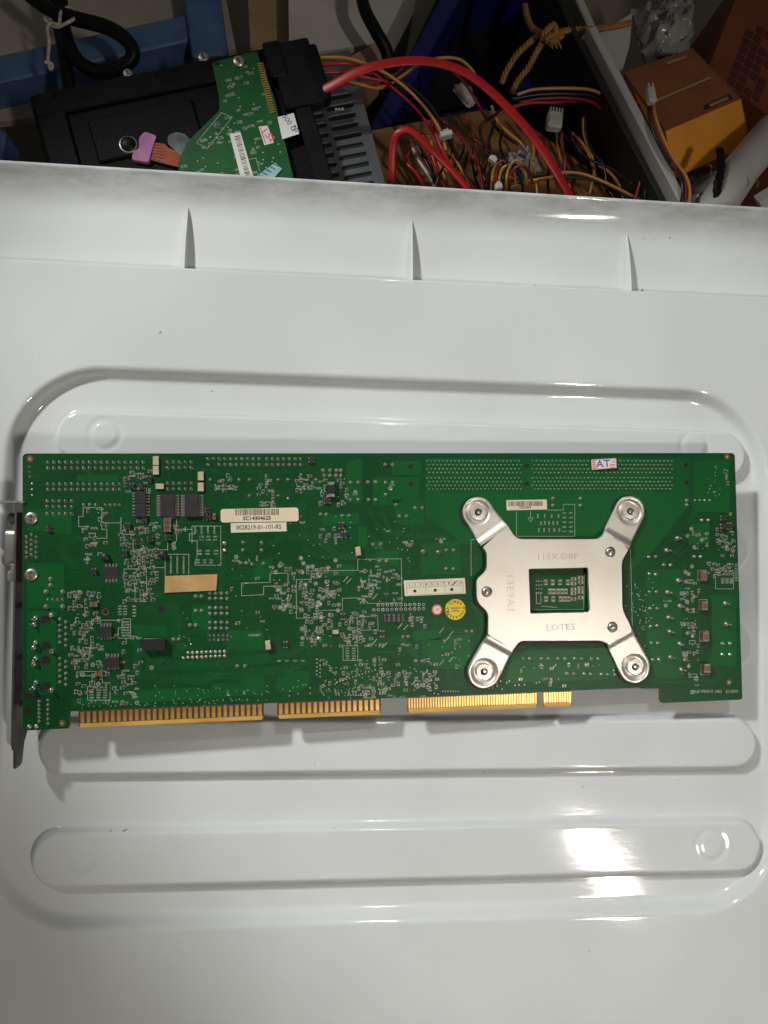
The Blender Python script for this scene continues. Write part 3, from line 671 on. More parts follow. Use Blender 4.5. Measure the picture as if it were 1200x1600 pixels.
def cluster(x0, y0, x1, y1, n, nl=0, nt=0, nv=0, hz=None, big=1.0):
    for i in range(n * 3):
        if n <= 0: break
        px = x0 + (x1 - x0) * random.random(); py = y0 + (y1 - y0) * random.random(); p = B(px, py)
        p = np.round(p / (0.5 * MM)) * 0.5 * MM
        hh = (random.random() < 0.5) if hz is None else hz
        if smd_at(p, hh, 1.35 * big, 0.75 * big, random.choice([0, 1, 1, 1, 2])): n -= 1
    for i in range(nl): refdes(random.uniform(x0, x1), random.uniform(y0, y1), None, random.uniform(0.75, 1.0), random.choice([0, 0, math.pi / 2]))
    for i in range(nt): tp(random.uniform(x0, x1), random.uniform(y0, y1))
    for i in range(nv): via(random.uniform(x0, x1), random.uniform(y0, y1))
def textblock(x0, y0, x1, y1, rows, cols, vert=False, h=0.75):
    for i in range(rows):
        for j in range(cols):
            refdes(x0 + (x1 - x0) * (j + 0.5) / cols, y0 + (y1 - y0) * (i + 0.5) / rows, random.choice('RC') + str(random.randint(100, 999)), h, math.pi / 2 if vert else 0)
CL = [(192, 735, 240, 770, 14, 8), (188, 808, 250, 872, 46, 12), (255, 806, 283, 832, 12, 3), (193, 875, 240, 940, 44, 12), (130, 795, 168, 882, 14, 10, 0, 6), (108, 925, 160, 975, 22, 8, 1, 4), (106, 975, 146, 1046, 28, 14, 1, 4), (118, 1040, 200, 1100, 22, 14, 2, 6), (182, 1050, 215, 1092, 8, 6, 1, 4),
      (335, 742, 370, 768, 8, 3, 0, 4), (402, 742, 430, 795, 10, 4, 0, 4), (462, 742, 490, 768, 8, 3, 0, 4), (424, 880, 470, 960, 20, 9, 5, 14), (468, 884, 530, 965, 44, 6, 14, 22), (470, 960, 520, 1010, 20, 12, 5, 16), (530, 955, 600, 1010, 34, 10, 0, 10), (560, 885, 626, 940, 3, 46, 0, 3),
      (500, 1030, 600, 1086, 16, 14, 1, 60), (590, 1050, 690, 1090, 26, 10, 0, 20), (640, 960, 668, 980, 6, 3), (1106, 878, 1142, 900, 16, 4, 0, 6), (1118, 826, 1150, 870, 14, 6, 1, 14), (1133, 735, 1140, 758, 3, 1), (498, 745, 545, 790, 18, 6, 0, 6), (498, 826, 545, 846, 6, 5), (630, 845, 650, 852, 3, 2),
      (1065, 900, 1092, 1062, 16, 8, 6, 22), (1080, 825, 1110, 860, 3, 4, 2, 8), (1105, 728, 1125, 775, 0, 0, 0, 16), (690, 995, 735, 1045, 2, 2, 0, 14), (620, 1005, 690, 1050, 6, 4, 0, 10), (975, 910, 1000, 1000, 0, 0, 0, 26), (150, 985, 220, 1045, 8, 8, 1, 6), (280, 955, 300, 1010, 0, 0, 0, 8), (240, 1070, 420, 1096, 0, 2, 0, 40), (120, 1098, 410, 1106, 0, 0, 0, 26),
      (440, 1060, 580, 1092, 0, 0, 0, 36), (420, 800, 640, 880, 0, 3, 0, 40), (360, 870, 430, 1000, 4, 6, 0, 16), (750, 1060, 890, 1078, 4, 4, 0, 16), (800, 1035, 960, 1048, 4, 4, 0, 10), (560, 1075, 630, 1092, 5, 3, 0, 6)]
for c in CL: cluster(*c)
# columns of chips at the memory controller and the window of the back plate
for (x, y) in [(852.5, 910), (863.5, 910), (875, 910), (887, 910), (859, 924), (865, 924), (872, 924), (878, 924), (884, 924), (853, 936), (864.5, 936), (876, 936), (882, 936), (888, 936)]:
    p = B(x, y); OCC[int(p[0] / MM) + 4:int(p[0] / MM) + 12, int(p[1] / MM) + 6:int(p[1] / MM) + 14] = False; smd_at(p, False, 2.1, 1.25, 0)
for x in (896, 907):
    for y in (905, 912, 921, 927, 936):
        p = B(x, y + (0 if x < 900 else -2)); OCC[int(p[0] / MM) + 4:int(p[0] / MM) + 12, int(p[1] / MM) + 6:int(p[1] / MM) + 14] = False; smd_at(p, True, 2.2, 1.3, 0)
for x0 in (838, 842, 846): [via(x0, y) for y in (908, 914, 920, 926)]
rect_silk(838, 927, 845, 943); poly_silk([(846, 947), (870, 949)]); poly_silk([(832, 953), (912, 952), (913, 896)]); textblock(1088, 1070, 1090, 1071, 1, 1)
for x in range(195, 236, 6):                                   # resistor ladders
    for y in (896, 905): smd_at(B(x + 20, y), False, 1.3, 0.8, 1)
for x in range(243, 262, 5):
    for y in (827, 833): smd_at(B(x - 12, y), False, 1.2, 0.8, 1)
# silkscreen outlines
poly_silk([(300, 849), (300, 822), (345, 822), (345, 883), (305, 883), (305, 877), (308, 870), (308, 845), (296, 845), (296, 834), (305, 834)])
poly_silk([(130, 793), (159, 793), (159, 817), (189, 817)]); poly_silk([(159, 817), (159, 827), (167, 827), (167, 841), (149, 841), (149, 833), (138, 833)]); poly_silk([(130, 793), (130, 807), (123, 807), (123, 823), (138, 823)])
poly_silk([(189, 808), (189, 835), (208, 835)]); poly_silk([(208, 841), (208, 859), (262, 859), (262, 848)]); poly_silk([(276, 810), (276, 845), (270, 850)]); poly_silk([(276, 827), (286, 827), (290, 824), (290, 830), (286, 827), (300, 827)])
poly_silk([(194, 889), (229, 889), (229, 940), (211, 940), (211, 912), (194, 912)], closed=True); poly_silk([(258, 900), (258, 866), (295, 866), (295, 898)]); poly_silk([(229, 887), (237, 887), (241, 884), (241, 890), (237, 887), (258, 887)])
poly_silk([(145, 969), (182, 969), (186, 967), (186, 972), (182, 969), (191, 969), (191, 967), (204, 967), (204, 997), (185, 997), (185, 981), (191, 981), (191, 969)])
poly_silk([(137, 1094), (137, 1073), (148, 1073), (148, 1052)]); poly_silk([(137, 1094), (172, 1094), (172, 1067), (160, 1067), (160, 1056)]); rect_silk(126, 1049, 166, 1056); rect_silk(225, 998, 259, 1015)
poly_silk([(377.5, 911), (422, 910), (422, 896), (450, 895.5), (450, 915.5), (412, 916), (412, 929), (377.5, 931)], closed=True)
poly_silk([(486, 911), (486, 892), (559, 891), (559, 874), (627, 873), (628, 942), (575, 943), (569, 936), (559, 934), (535, 935), (535, 953), (500, 954)]); poly_silk([(463, 966), (463, 906), (486, 905)]); poly_silk([(463, 966), (495, 965), (495, 954)])
poly_silk([(558, 1000), (558, 964), (590, 962), (591, 986)]); poly_silk([(558, 985), (590, 984)]); rect_silk(536, 1009, 559, 1032); rect_silk(546, 965, 558, 985); textblock(538, 1011, 558, 1031, 5, 2, h=0.6)
poly_silk([(736, 900), (736, 843), (745, 843)]); poly_silk([(807, 799), (807, 838), (898, 838), (898, 788), (880, 788), (880, 797), (855, 797)]); poly_silk([(829, 799), (829, 809), (833, 809), (829, 815), (825, 809), (829, 809)]); poly_silk([(985, 858), (988, 982)])
textblock(835, 801, 878, 811, 1, 4, True, 0.7); textblock(842, 812, 874, 822, 1, 5, True, 0.7); textblock(838, 823, 878, 833, 1, 5, True, 0.7); textblock(877, 798, 897, 834, 5, 2, False, 0.65)
textblock(300, 822, 340, 834, 2, 4, True, 0.7); textblock(310, 836, 342, 846, 2, 3, False, 0.7); textblock(306, 858, 344, 868, 2, 3, False, 0.7); textblock(305, 873, 335, 881, 2, 3, False, 0.6); textblock(262, 868, 292, 896, 4, 3, True, 0.7); textblock(138, 1076, 170, 1092, 4, 3, False, 0.6)
for (x0, y0, x1, y1, r_, c_) in [(338, 758, 368, 766, 2, 4), (404, 782, 430, 792, 2, 3), (462, 758, 488, 766, 2, 3), (103, 925, 115, 935, 3, 1), (184, 945, 200, 962, 4, 2), (205, 945, 215, 965, 4, 1), (190, 970, 203, 995, 6, 2), (430, 1030, 480, 1035, 1, 4), (600, 1052, 640, 1060, 2, 3), (1118, 890, 1150, 897, 2, 3), (1148, 880, 1153, 908, 8, 1), (1137, 800, 1146, 806, 2, 1), (565, 1083, 590, 1091, 4, 2), (650, 1062, 675, 1075, 3, 3)]: textblock(x0, y0, x1, y1, r_, c_, h=0.6)
rect_silk(1118, 898, 1146, 920); textblock(1126, 903, 1146, 912, 4, 3, h=0.6)
for (y, d) in [(908, 0), (954, 2), (1003, 3), (1055, 5)]:
    rect_silk(1074 + d, y - 2, 1083 + d, y + 3); tp(1091 - 20 + d, y - 14); rect_silk(1090 + d, y - 17 - 0, 1103 + d, y + 1 - 2)
for (x, y, s, e) in [(1062, 924, 18, 6), (1063, 972, 18, 6), (1066, 1018, 18, 7)]: textblock(x, y, x + 9, y + e, 4, 2, h=0.5); [smd_at(B(x + 12 + 3 * k, y + 3), False, 1.2, 0.6, 1) for k in range(3)]
for (x, y) in [(555, 769), (610, 763), (689, 846), (369, 870), (517, 930), (477, 931), (504, 935), (437, 949), (446, 947), (453, 946), (118, 931), (1080, 826), (1074, 837), (1123, 844), (1081, 885), (1076, 897), (1084, 932), (1040, 946), (271, 850), (272, 856), (222, 855), (237, 1043), (214, 1098), (125, 1083), (470, 872), (474, 880), (481, 886), (500, 899), (510, 909), (520, 925), (499, 900)]: tp(x, y)
for s, x, y in [('P_5V_DUAL', 369, 876), ('P_3V_DUAL', 612, 757), ('P_1_05_DUAL', 689, 842), ('P_12V', 555, 773), ('P_TP7', 122, 924), ('P_12_DDR', 1043, 939)]: refdes(x, y, ''.join(c for c in s if c in ST), 0.75)
# via rows near the fingers and the short slanted coupling marks
for k in range(13): via(526 + 5 * k, 1066 - 1.6 * k, 0.33)
for k in range(10): via(495 + (k % 2) * 5, 1030 + k * 3, 0.33)
for k in range(7): via(544 + 4 * k, 1086, 0.33); via(692 + 4 * k, 1080, 0.3)
for k in range(22): via(128 + 13 * k + random.uniform(-3, 3), 1105 - k * 0.55 + random.uniform(-2, 2), 0.3)
for k in range(34): via(1005 + random.gauss(0, 8), 955 + random.gauss(0, 30), 0.28)
for (x, y) in [(634, 980), (625, 978), (690, 985), (648, 1065), (650, 1062), (664, 1052), (540, 905), (545, 908), (586, 932), (566, 939), (585, 1003), (601, 1008), (690, 1035), (705, 1030), (697, 1000), (705, 990)]:
    p = B(x, y); silk.line(p - np.array([0.0011, 0.0012]), p + np.array([0.0011, 0.0012]), 0.00035, SZ + 0.00004)
for k in range(3): tp(476 + random.uniform(0, 60), 875 + random.uniform(0, 60))
# maker's approval line in the corner
zz = SZ + 0.00003
for s, x, w in [('HLB-V0', 1091.5, 1), ('94V-0', 1107, 1), ('1402', 1122, 1), ('E110921', 1144, 1)]: put_text(silk, s, (*B(x, 1080.5), zz), 0.0021, 0.0, 0.00003, sx=0.93)
p = B(1081.5, 1081.5); silk.pline([p + np.array(d) * MM for d in ((-0.6, -0.6), (-0.6, 0.6), (0.6, 0.6), (0.6, -0.6))], 0.0005, zz, closed=True)
tag(smd.build('small_components', [M['brown'], M['chipblk'], M['black'], M['solder']], board), 'dense scatter of tiny surface mount components', kind='stuff')
tag(vias.build('vias', M['solder'], pcb), kind='stuff'); tag(silk.build('silkscreen', M['silk'], pcb), kind='stuff')

# ---- stickers
def sticker(name, pts, matl, r=0.0, z=0.00035, th=0.00012):
    P = round_poly([B(*p) for p in pts], r, 6) if r else [B(*p) for p in pts]
    if area(P) < 0: P = P[::-1]
    mb = MB(); mb.prism(P, z - th, z); return mb.build(name, matl, board), z
def barcode(mb, x0, y0, x1, y1, z, n=40, mi=0):
    a, b = B(x0, y1), B(x1, y0); x = a[0]; L = b[0] - a[0]
    while x < b[0] - 0.0002:
        w = random.choice([0.25, 0.25, 0.4, 0.6]) * L / n * 1.6; mb.add([(x, a[1], z), (x + w, a[1], z), (x + w, b[1], z), (x, b[1], z)], [(0, 1, 2, 3)], mi); x += w + random.choice([0.25, 0.3, 0.55]) * L / n * 1.5
rs = math.radians(0.6)
st, z = sticker('serial_sticker', [(344.5, 795.5), (466, 793), (467, 814.5), (345, 816.5)], M['cream'], 0.0014); st['label'] = 'rounded cream serial number sticker with barcode'
mb = MB(); barcode(mb, 368, 795, 435, 805.5, z + 0.00002, 42); mb.build('barcode', M['ink'], st)
mb = MB(); put_text(mb, 'SC14304623', (*B(401.5, 810), z + 0.00002), 0.0024, rs, 0.00008, sx=1.02); mb.build('lettering', M['ink'], st)
st, z = sticker('part_number_sticker', [(360.5, 817.5), (447.5, 816), (448, 830), (361, 832.5)], M['cream2'], 0.0, 0.00030); st['label'] = 'ivory part number sticker'
mb = MB(); put_text(mb, '0028219-01-101-RS', (*B(404.5, 824), z + 0.00002), 0.0029, rs, 0.00003, sx=0.88); mb.build('lettering', M['ink'], st)
st, z = sticker('masking_tape', [(258, 900), (340, 897), (338, 922.5), (257.5, 926)], M['kapton'], 0.0003, 0.0006, 0.0003); st['label'] = 'strip of tan masking tape'
st, z = sticker('date_grid_sticker', [(630.5, 907), (726, 903), (727.5, 927.5), (632.5, 931.5)], M['cream2'], 0.0003); st['label'] = 'cream sticker with a grid numbered one to ten'
mb = MB(); g = MB()
def dg(u, v): return B(630.5 + 96 * u + 1.7 * v, 907 + 24.4 * v - 4 * u)
for v in (0.16, 0.46, 0.95): g.line(dg(0.04, v), dg(0.96, v), 0.00012, z + 0.00002)
for u in (0.04, 0.35, 0.66, 0.96): g.line(dg(u, 0.16), dg(u, 0.95), 0.00012, z + 0.000024)
for k in range(1, 10): g.line(dg(0.04 + 0.092 * k, 0.16), dg(0.04 + 0.092 * k, 0.46), 0.00009, z + 0.000022)
g.build('grid_lines', M['ink'], st)
for k in range(10): put_text(mb, str(k + 1), (*dg(0.086 + 0.092 * k, 0.31), z + 0.00003), 0.0019, 0.03, 0.00002)
for u in (0.17, 0.50, 0.77):
    p = dg(u, 0.7); mb.lathe((p[0], p[1], z + 0.00002), [(0.0008, 0.0), (0.00075, 0.00001)], 12)
mb.line(dg(0.775, 0.45), dg(0.86, 0.18), 0.0004, z + 0.00004); mb.build('lettering', M['ink'], st)
def disc(name, px, py, r, matl, z=0.00035):
    mb = MB(); p = B(px, py); mb.lathe((0, 0, 0), [(r * MM, 0.0), (r * MM, z)], 40); o = mb.build(name, matl, board); o.location = (p[0], p[1], 0.00003); return o, z
st, z = disc('round_sticker', 711.3, 952.2, 4.95, M['yellow']); st['label'] = 'round yellow process sticker'
mb = MB()
for ch, a in zip('NO-Clean Process', [205, 180, 160, 128, 107, 92, 70, 46, 28, 6, -18, -37, -58, -82, -106, -128]):
    if ch == ' ': continue
    t = math.radians(a); put_text(mb, ch, (0.0039 * math.cos(t), 0.0039 * math.sin(t), z + 0.00003), 0.0024, t - math.pi / 2, 0.00004)
for s, y in (('MADE IN', 0.0006), ('CHINA', -0.0007)): put_text(mb, s, (0, y, z + 0.00003), 0.0011, 0, 0.00003)
mb.build('lettering', M['ink'], st)
st, z = disc('round_sticker', 682.7, 952.5, 2.45, M['orange_lab']); st['label'] = 'small round orange sticker'
mb = MB(); mb.lathe((0, 0, z), [(0.0018, 0.00001), (0.0016, 0.00002)], 24, 1)
n = 24
put_text(mb, '10', (0, 0, z + 0.00006), 0.0021, 0, 0.00005); mb.build('lettering', [M['orange_lab'], M['pinklab']], st)
st, z = sticker('barcode_sticker', [(791, 781.5), (854, 780.5), (854.5, 796), (791.5, 797.5)], M['cream'], 0.0, 0.0003); st['label'] = 'small cream barcode sticker beside the back plate'
mb = MB(); barcode(mb, 794, 783, 848, 791, z + 0.00002, 44); put_text(mb, 'Y3C4A4', (*B(820, 793), z + 0.00003), 0.0017, 0, 0.00004); mb.build('barcode', M['ink'], st)
st, z = sticker('handwritten_sticker', [(922.5, 718.5), (961, 716), (962, 731.5), (923.5, 734.5)], M['pinklab'], 0.0002, 0.0012, 0.0002); st['label'] = 'white and pink sticker with blue pen letters'
mb = MB(); put_text(mb, 'AT', (*B(941, 725.5), z + 0.00004), 0.0050, 0.05, 0.00003, 0, sx=1.15); mb.build('handwriting', M['inkblue'], st)
mb = MB()
for (x0, y0, x1, y1) in [(924.5, 720, 929, 720), (924.5, 723, 929, 723), (924.5, 726, 929, 726), (925, 729, 929.5, 729), (925, 732, 929.5, 732), (951, 727, 959, 726.5), (955, 722, 959, 722), (952, 731, 958, 730.5)]: mb.line(B(x0, y0), B(x1, y1), 0.0006, z + 0.00002)
mb.pline([B(924, 719.3), B(960.3, 717), B(961, 730.8), B(924.8, 733.5)], 0.0002, z + 0.000025, closed=True); mb.build('printed_frame', M['inkred'], st)

# ---- cooler back plate
ZB, TBK = 0.0034, 0.0014
body_px = [(792, 819), (807, 842), (936, 842), (948, 829), (983, 858), (972, 876), (973, 952), (988, 983), (950, 1006), (938, 1001.5), (812, 1002), (802, 1016), (762, 992), (763, 957), (745, 942), (744, 905), (760, 893), (760, 864), (754, 856)]
P = round_poly([B(*p, ZB) for p in body_px], [0.0008, 0.003, 0.003, 0.0008, 0.0008, 0.003, 0.003, 0.0008, 0.0008, 0.003, 0.003, 0.0008, 0.0008, 0.003, 0.003, 0.003, 0.003, 0.003, 0.0008], 5)
win = round_poly([B(*p, ZB) for p in [(826.5, 889.5), (918.5, 887.5), (921, 956), (829.5, 958)]], 0.0007, 4)
plate = slab('cooler_back_plate', P, [win], ZB - TBK, ZB, [M['steel'], M['steel2']], board, bev=0.00025, side=1); plate['label'] = 'four armed steel cooler back plate'
bp2 = round_poly([B(*p, 0.0016) for p in [(790, 819), (806, 840.5), (936, 840.5), (950, 828), (985, 858), (975, 878), (975, 952), (990, 983), (950, 1009), (938, 1004), (812, 1004.5), (802, 1019), (759, 993), (760, 959), (741.5, 943), (741, 905), (757, 893), (757, 866), (751, 857)]], 0.002, 4)
slab('insulator', bp2, [[B(*p, 0.0016) for p in [(823.5, 886.5), (920.5, 885), (924, 959), (826.5, 961)]]], 0.0003, ZB - TBK - 0.0001, [M['insul']], plate)
def arm(pa, pb, tip, r_px):
    """pa, pb: ends of the bend line on the body; tip: centre of the rounded end."""
    ZA = 0.0021
    A = (B(*pa, ZB) + B(*pb, ZB)) / 2; Cn = B(*tip, ZA); r = r_px / 3.35 * MM
    ax = Cn - A; L = np.linalg.norm(ax); ax /= L; w0 = np.linalg.norm(B(*pa, ZB) - B(*pb, ZB)) / 2
    # the bend line is square to the arm
    perp = np.array([-ax[1], ax[0]]); ns, nt_ = 64, 28
    V = []; Fc = []
    for i in range(ns + 1):
        q = i / ns
        s_ = q * (L + r) if q < 1 else L + r
        s_ = (L + r) * (1 - (1 - q) ** 1.35)
        wv = w0 + (r - w0) * min(1, s_ / (L * 0.75)) if s_ < L else math.sqrt(max(1e-10, r * r - (s_ - L) ** 2))
        for j in range(nt_ + 1):
            t = (j / nt_ * 2 - 1); pt = A + ax * s_ + perp * wv * t
            z = ZB + (ZA - ZB) * float(sst(np.array([(s_ - 0.0004) / 0.0042]))[()])
            rad = np.hypot(*(pt - Cn))
            z -= 0.0011 * float(sst(np.array([(r * 0.90 - rad) / (r * 0.34)]))[()])
            edge = min(1.0, (1 - abs(t)) * wv / 0.0003, max(0.0, (L + r - s_) / 0.0003)); z -= 0.00022 * (1 - edge) ** 2
            V.append((pt[0], pt[1], z))
    N = (ns + 1) * (nt_ + 1); V += [(x, y, z - 0.0013) for x, y, z in V]
    for i in range(ns):
        for j in range(nt_):
            a = i * (nt_ + 1) + j; Fc.append((a, a + nt_ + 1, a + nt_ + 2, a + 1)); Fc.append((N + a, N + a + 1, N + a + nt_ + 2, N + a + nt_ + 1))
    bd = [i * (nt_ + 1) for i in range(ns + 1)] + [ns * (nt_ + 1) + j for j in range(1, nt_ + 1)] + [i * (nt_ + 1) + nt_ for i in range(ns - 1, -1, -1)] + [j for j in range(nt_ - 1, 0, -1)]
    for k in range(len(bd)): a, b = bd[k], bd[(k + 1) % len(bd)]; Fc.append((a, N + a, N + b, b))
    m = MB(); m.add(V, Fc); me = m.mesh('arm', M['steel']); bm = bmesh.new(); bm.from_mesh(me); bmesh.ops.recalc_face_normals(bm, faces=bm.faces); bm.to_mesh(me); bm.free(); me.set_sharp_from_angle(angle=math.radians(50))
    o = link('arm', me, plate)
    k = MB(); z0 = ZA - 0.0011
    k.lathe((0, 0, 0), [(0.0040, -0.0002), (0.0040, 0.0012), (0.0037, 0.0016), (0.0018, 0.0017), (0.0016, 0.0014), (0.0015, 0.0002)], 32, 0, False); k.lathe((0, 0, 0), [(0.0016, 0.0006), (0.0001, 0.0006)], 16, 1)
    k.lathe((0.00025, 0.0002, 0), [(0.0009, 0.0006), (0.0009, 0.0009), (0.0006, 0.00095)], 12, 2)
    k.build('standoff', [M['steel'], M['hole'], M['solder']], o, 40).location = (Cn[0], Cn[1], z0)
    d = MB(); d.lathe((0, 0, 0), [(r * 1.08, 0.00005), (r * 1.08, 0.0008)], 32); d.tube([(*(-ax * 0.0), 0.0004), (*(-ax * L * 0.7), 0.0004)], r * 0.9, 8, 0, 0.05)
    d.build('insulator', M['insul'], o).location = (Cn[0] - 0.0006, Cn[1] - 0.0003, 0)
arm((754, 856), (792, 819), (747, 800.5), 24.5); arm((983, 858), (944, 833), (984.5, 799), 25); arm((762, 992), (802, 1016), (756.5, 1049.5), 26); arm((988, 983), (948, 1004), (992, 1042), 26)
for (x, y) in [(953.5, 862.5), (760.5, 924.5), (957, 980)]:
    p = B(x, y, ZB); k = MB(); k.lathe((0, 0, 0), [(0.0021, 0.0), (0.0021, 0.0005), (0.0017, 0.0009), (0.0013, 0.00095), (0.0012, 0.0004)], 24, 0, False); k.lathe((0, 0, 0), [(0.0013, 0.0005), (0.0001, 0.0005)], 18, 1)
    k.lathe((0, 0, 0), [(0.0009, 0.0004), (0.0008, 0.0010), (0.0003, 0.0011)], 6, 0); k.lathe((0, 0, 0), [(0.0026, 0.00002), (0.0025, 0.00006)], 24, 1); k.build('screw', [M['steel2'], M['steeldark']], plate, 40).location = (p[0], p[1], ZB)
for s, x, y, sz, rz_ in [('115X DBP', 871, 870, 0.0041, 0.0), ('13E9A1', 797, 926.5, 0.0050, -math.pi / 2), ('LOTES', 876, 980.5, 0.0042, 0.01)]:
    mb = MB(); put_text(mb, s, (*B(x, y, ZB), ZB + 0.00006), sz, rz_, -0.00004 if s != 'LOTES' else 0.00006, sx=1.2, depth=0.00007); mb.build('embossed_lettering', M['emboss'], plate)

# ---- what hangs on the far face, and the bracket at the left end
def under(name, x0, y0, x1, y1, h, matl, bev=0.0004):
    a, b = B(x0, y1), B(x1, y0); c = (a + b) / 2; m = MB(); m.rbox((c[0], c[1], -0.0017 - h / 2), (b[0] - a[0], b[1] - a[1], h), bev); return m.build(name, matl, board)
under('memory_socket', 662, 718, 1058, 739, 0.0135, M['black']); under('memory_socket', 662, 744, 1058, 766, 0.0135, M['black'])
under('network_jack', 37, 956, 92, 1010, 0.0135, M['steel2']); under('network_jack', 37, 1016, 92, 1080, 0.0135, M['steel2']); under('pin_header', 72, 718, 226, 735, 0.009, M['black']); under('pin_header', 322, 714, 473, 729, 0.009, M['black'])
under('processor_socket', 790, 860, 945, 985, 0.006, M['steel2']); under('usb_jack', 42, 1085, 90, 1132, 0.007, M['steel2']); under('voltage_coil', 1040, 900, 1066, 1050, 0.008, M['black'])
# video connector
ve = MB(); yv = float(B(20, 855, -0.007)[1]); xo = -0.0028
ve.box((0.0045, yv, -0.0075), (0.013, 0.031, 0.011))
vc = ve.build('video_connector', M['black'], board)
sh = MB(); prof = []
Ls, hw = 0.0165, 0.0080
SV = round_poly([(-hw, -0.0125), (hw, -0.0125), (hw, -0.0030), (-hw, -0.0030)], 0.0026, 5)
V = [(xo - 0.0012, yv + a, b + 0.0006) for a, b in SV] + [(xo - 0.0052, yv + a, b + 0.0006) for a, b in SV] + [(xo - 0.0056, yv + a * 0.95, (b + 0.0077) * 0.95 - 0.0071) for a, b in SV]
n = len(SV); Fc = [(k * n + i, k * n + (i + 1) % n, (k + 1) * n + (i + 1) % n, (k + 1) * n + i) for k in range(2) for i in range(n)] + [tuple(range(2 * n, 3 * n))]
sh.add(V, Fc); sh.build('connector_shell', M['steel2'], vc, 40)
for dy, mt in ((0.0128, 'steeldark'), (-0.0128, 'steel2')):
    k = MB(); pts = [(xo - 0.0008, yv + dy, -0.0062), (xo - 0.0046, yv + dy, -0.0062), (xo - 0.0052, yv + dy, -0.0062)]
    k.tube(pts, [0.0026, 0.0026, 0.0021], 6); k.build('hex_post', M[mt], vc)
# steel bracket: a plate square to the board, a bent ear at its top and a tapered tail
by0 = float(B(34, 786)[1]); by1 = float(B(30, 1140)[1]); by2 = float(B(24, 1204)[1]); th = 0.0009
def bxo(y): return xo + 0.0010 - (by0 - y) / (by0 - by2) * 0.0018
bm_ = MB()
SEC = [(by0, 0.0016, -0.0178), (by0 - 0.003, 0.0016, -0.0178), (by1 - 0.002, 0.0016, -0.0178), (by1 - 0.0052, 0.0016, -0.0160), (by1 - 0.0085, 0.0004, -0.0126), (by1 - 0.0095, -0.0014, -0.0122), (by2 + 0.001, -0.0016, -0.0102), (by2, -0.0026, -0.0085)]
V = []; Fc = []
for y, zt_, zb_ in SEC: V += [(bxo(y), y, zt_), (bxo(y), y, zb_), (bxo(y) - th, y, zb_), (bxo(y) - th, y, zt_)]
for i in range(len(SEC) - 1):
    for j in range(4): Fc.append((4 * i + j, 4 * i + (j + 1) % 4, 4 * i + 4 + (j + 1) % 4, 4 * i + 4 + j))
Fc += [(0, 1, 2, 3), tuple(4 * (len(SEC) - 1) + j for j in (3, 2, 1, 0))]
bm_.add(V, Fc); br = bm_.build('mounting_bracket', M['steeldark'], board)
ear = MB(); ear.box((bxo(by0) - 0.0065, by0 + 0.0006, -0.0081), (0.0132, 0.0009, 0.0194)); ear.build('bracket_ear', M['steel2'], br)
e2 = MB(); e2.box((-0.0004, by0 + 0.0004, 0.0003), (0.0032, 0.0006, 0.0012)); e2.build('bracket_tab', M['steel2'], br)
for yy in (0.047, 0.024, 0.004): 
    m = MB(); m.box((-0.0011, float(B(30, 1000)[1]) * 0 + yy, -0.0035), (0.0024, 0.0022, 0.0030)); m.build('bracket_bridge', M['black'], br)
# ------------------------------------------------------------------ what lies behind the lid
M['floorc'] = mat('dusty_cream_floor', (0.36, 0.32, 0.24), 0.6, var=0.15, scale=18, bump=0.2, bscale=120, colr2=(0.20, 0.165, 0.11))
M['bluepaint'] = mat('blue_paint', (0.075, 0.16, 0.32), 0.5, var=0.15, scale=40, bump=0.15, bscale=200, colr2=(0.055, 0.105, 0.20))
M['creampanel'] = mat('cream_panel', (0.40, 0.36, 0.28), 0.55, var=0.12, scale=22, colr2=(0.30, 0.265, 0.20))
M['hddblack'] = mat('black_cast_metal', (0.0045, 0.0045, 0.005), 0.5, 0.0, spec=0.12, var=0.3, scale=60, bump=0.2, bscale=500)
M['rubber'] = mat('black_rubber', (0.006, 0.006, 0.0065), 0.45, var=0.2, scale=80, spec=0.18)
M['greenpcb'] = mat('drive_solder_mask', (0.010, 0.105, 0.024), 0.35, var=0.12, scale=60, colr2=(0.006, 0.075, 0.018))
M['pink'] = mat('pink_foam', (0.50, 0.19, 0.42), 0.7, var=0.1, scale=120, bump=0.3)
M['flex'] = mat('orange_flex', (0.45, 0.075, 0.02), 0.4, var=0.15, scale=100)
M['greygel'] = mat('grey_pad', (0.16, 0.17, 0.18), 0.35, var=0.25, scale=120, bump=0.4, bscale=300)
M['galv'] = mat('galvanised_sheet', (0.20, 0.22, 0.235), 0.36, 0.6, var=0.15, scale=50, colr2=(0.13, 0.14, 0.15))
M['wood'] = mat('brown_wood', (0.36, 0.18, 0.06), 0.5, var=0.2, scale=30, colr2=(0.19, 0.085, 0.025), bump=0.2)
wn = M['wood'].node_tree; tcn = [n for n in wn.nodes if n.type == 'TEX_COORD'][0]; nn_ = [n for n in wn.nodes if n.type == 'TEX_NOISE'][0]
mp_ = wn.nodes.new('ShaderNodeMapping'); mp_.inputs['Scale'].default_value = (0.5, 6, 3); wn.links.new(tcn.outputs['Object'], mp_.inputs[0]); wn.links.new(mp_.outputs[0], nn_.inputs['Vector'])
M['w_red'] = mat('red_insulation', (0.42, 0.012, 0.014), 0.35, var=0.1)
M['w_yel'] = mat('yellow_insulation', (0.50, 0.24, 0.035), 0.4, var=0.1)
M['w_blk'] = mat('black_insulation', (0.013, 0.013, 0.014), 0.35, var=0.1)
M['w_mar'] = mat('maroon_insulation', (0.20, 0.012, 0.016), 0.4, var=0.1)
M['sata'] = mat('red_data_cable', (0.40, 0.008, 0.010), 0.42, var=0.08)
M['nylon'] = mat('white_nylon', (0.52, 0.50, 0.45), 0.45, var=0.08)
M['string'] = mat('white_string', (0.52, 0.48, 0.40), 0.8, var=0.2, scale=400)
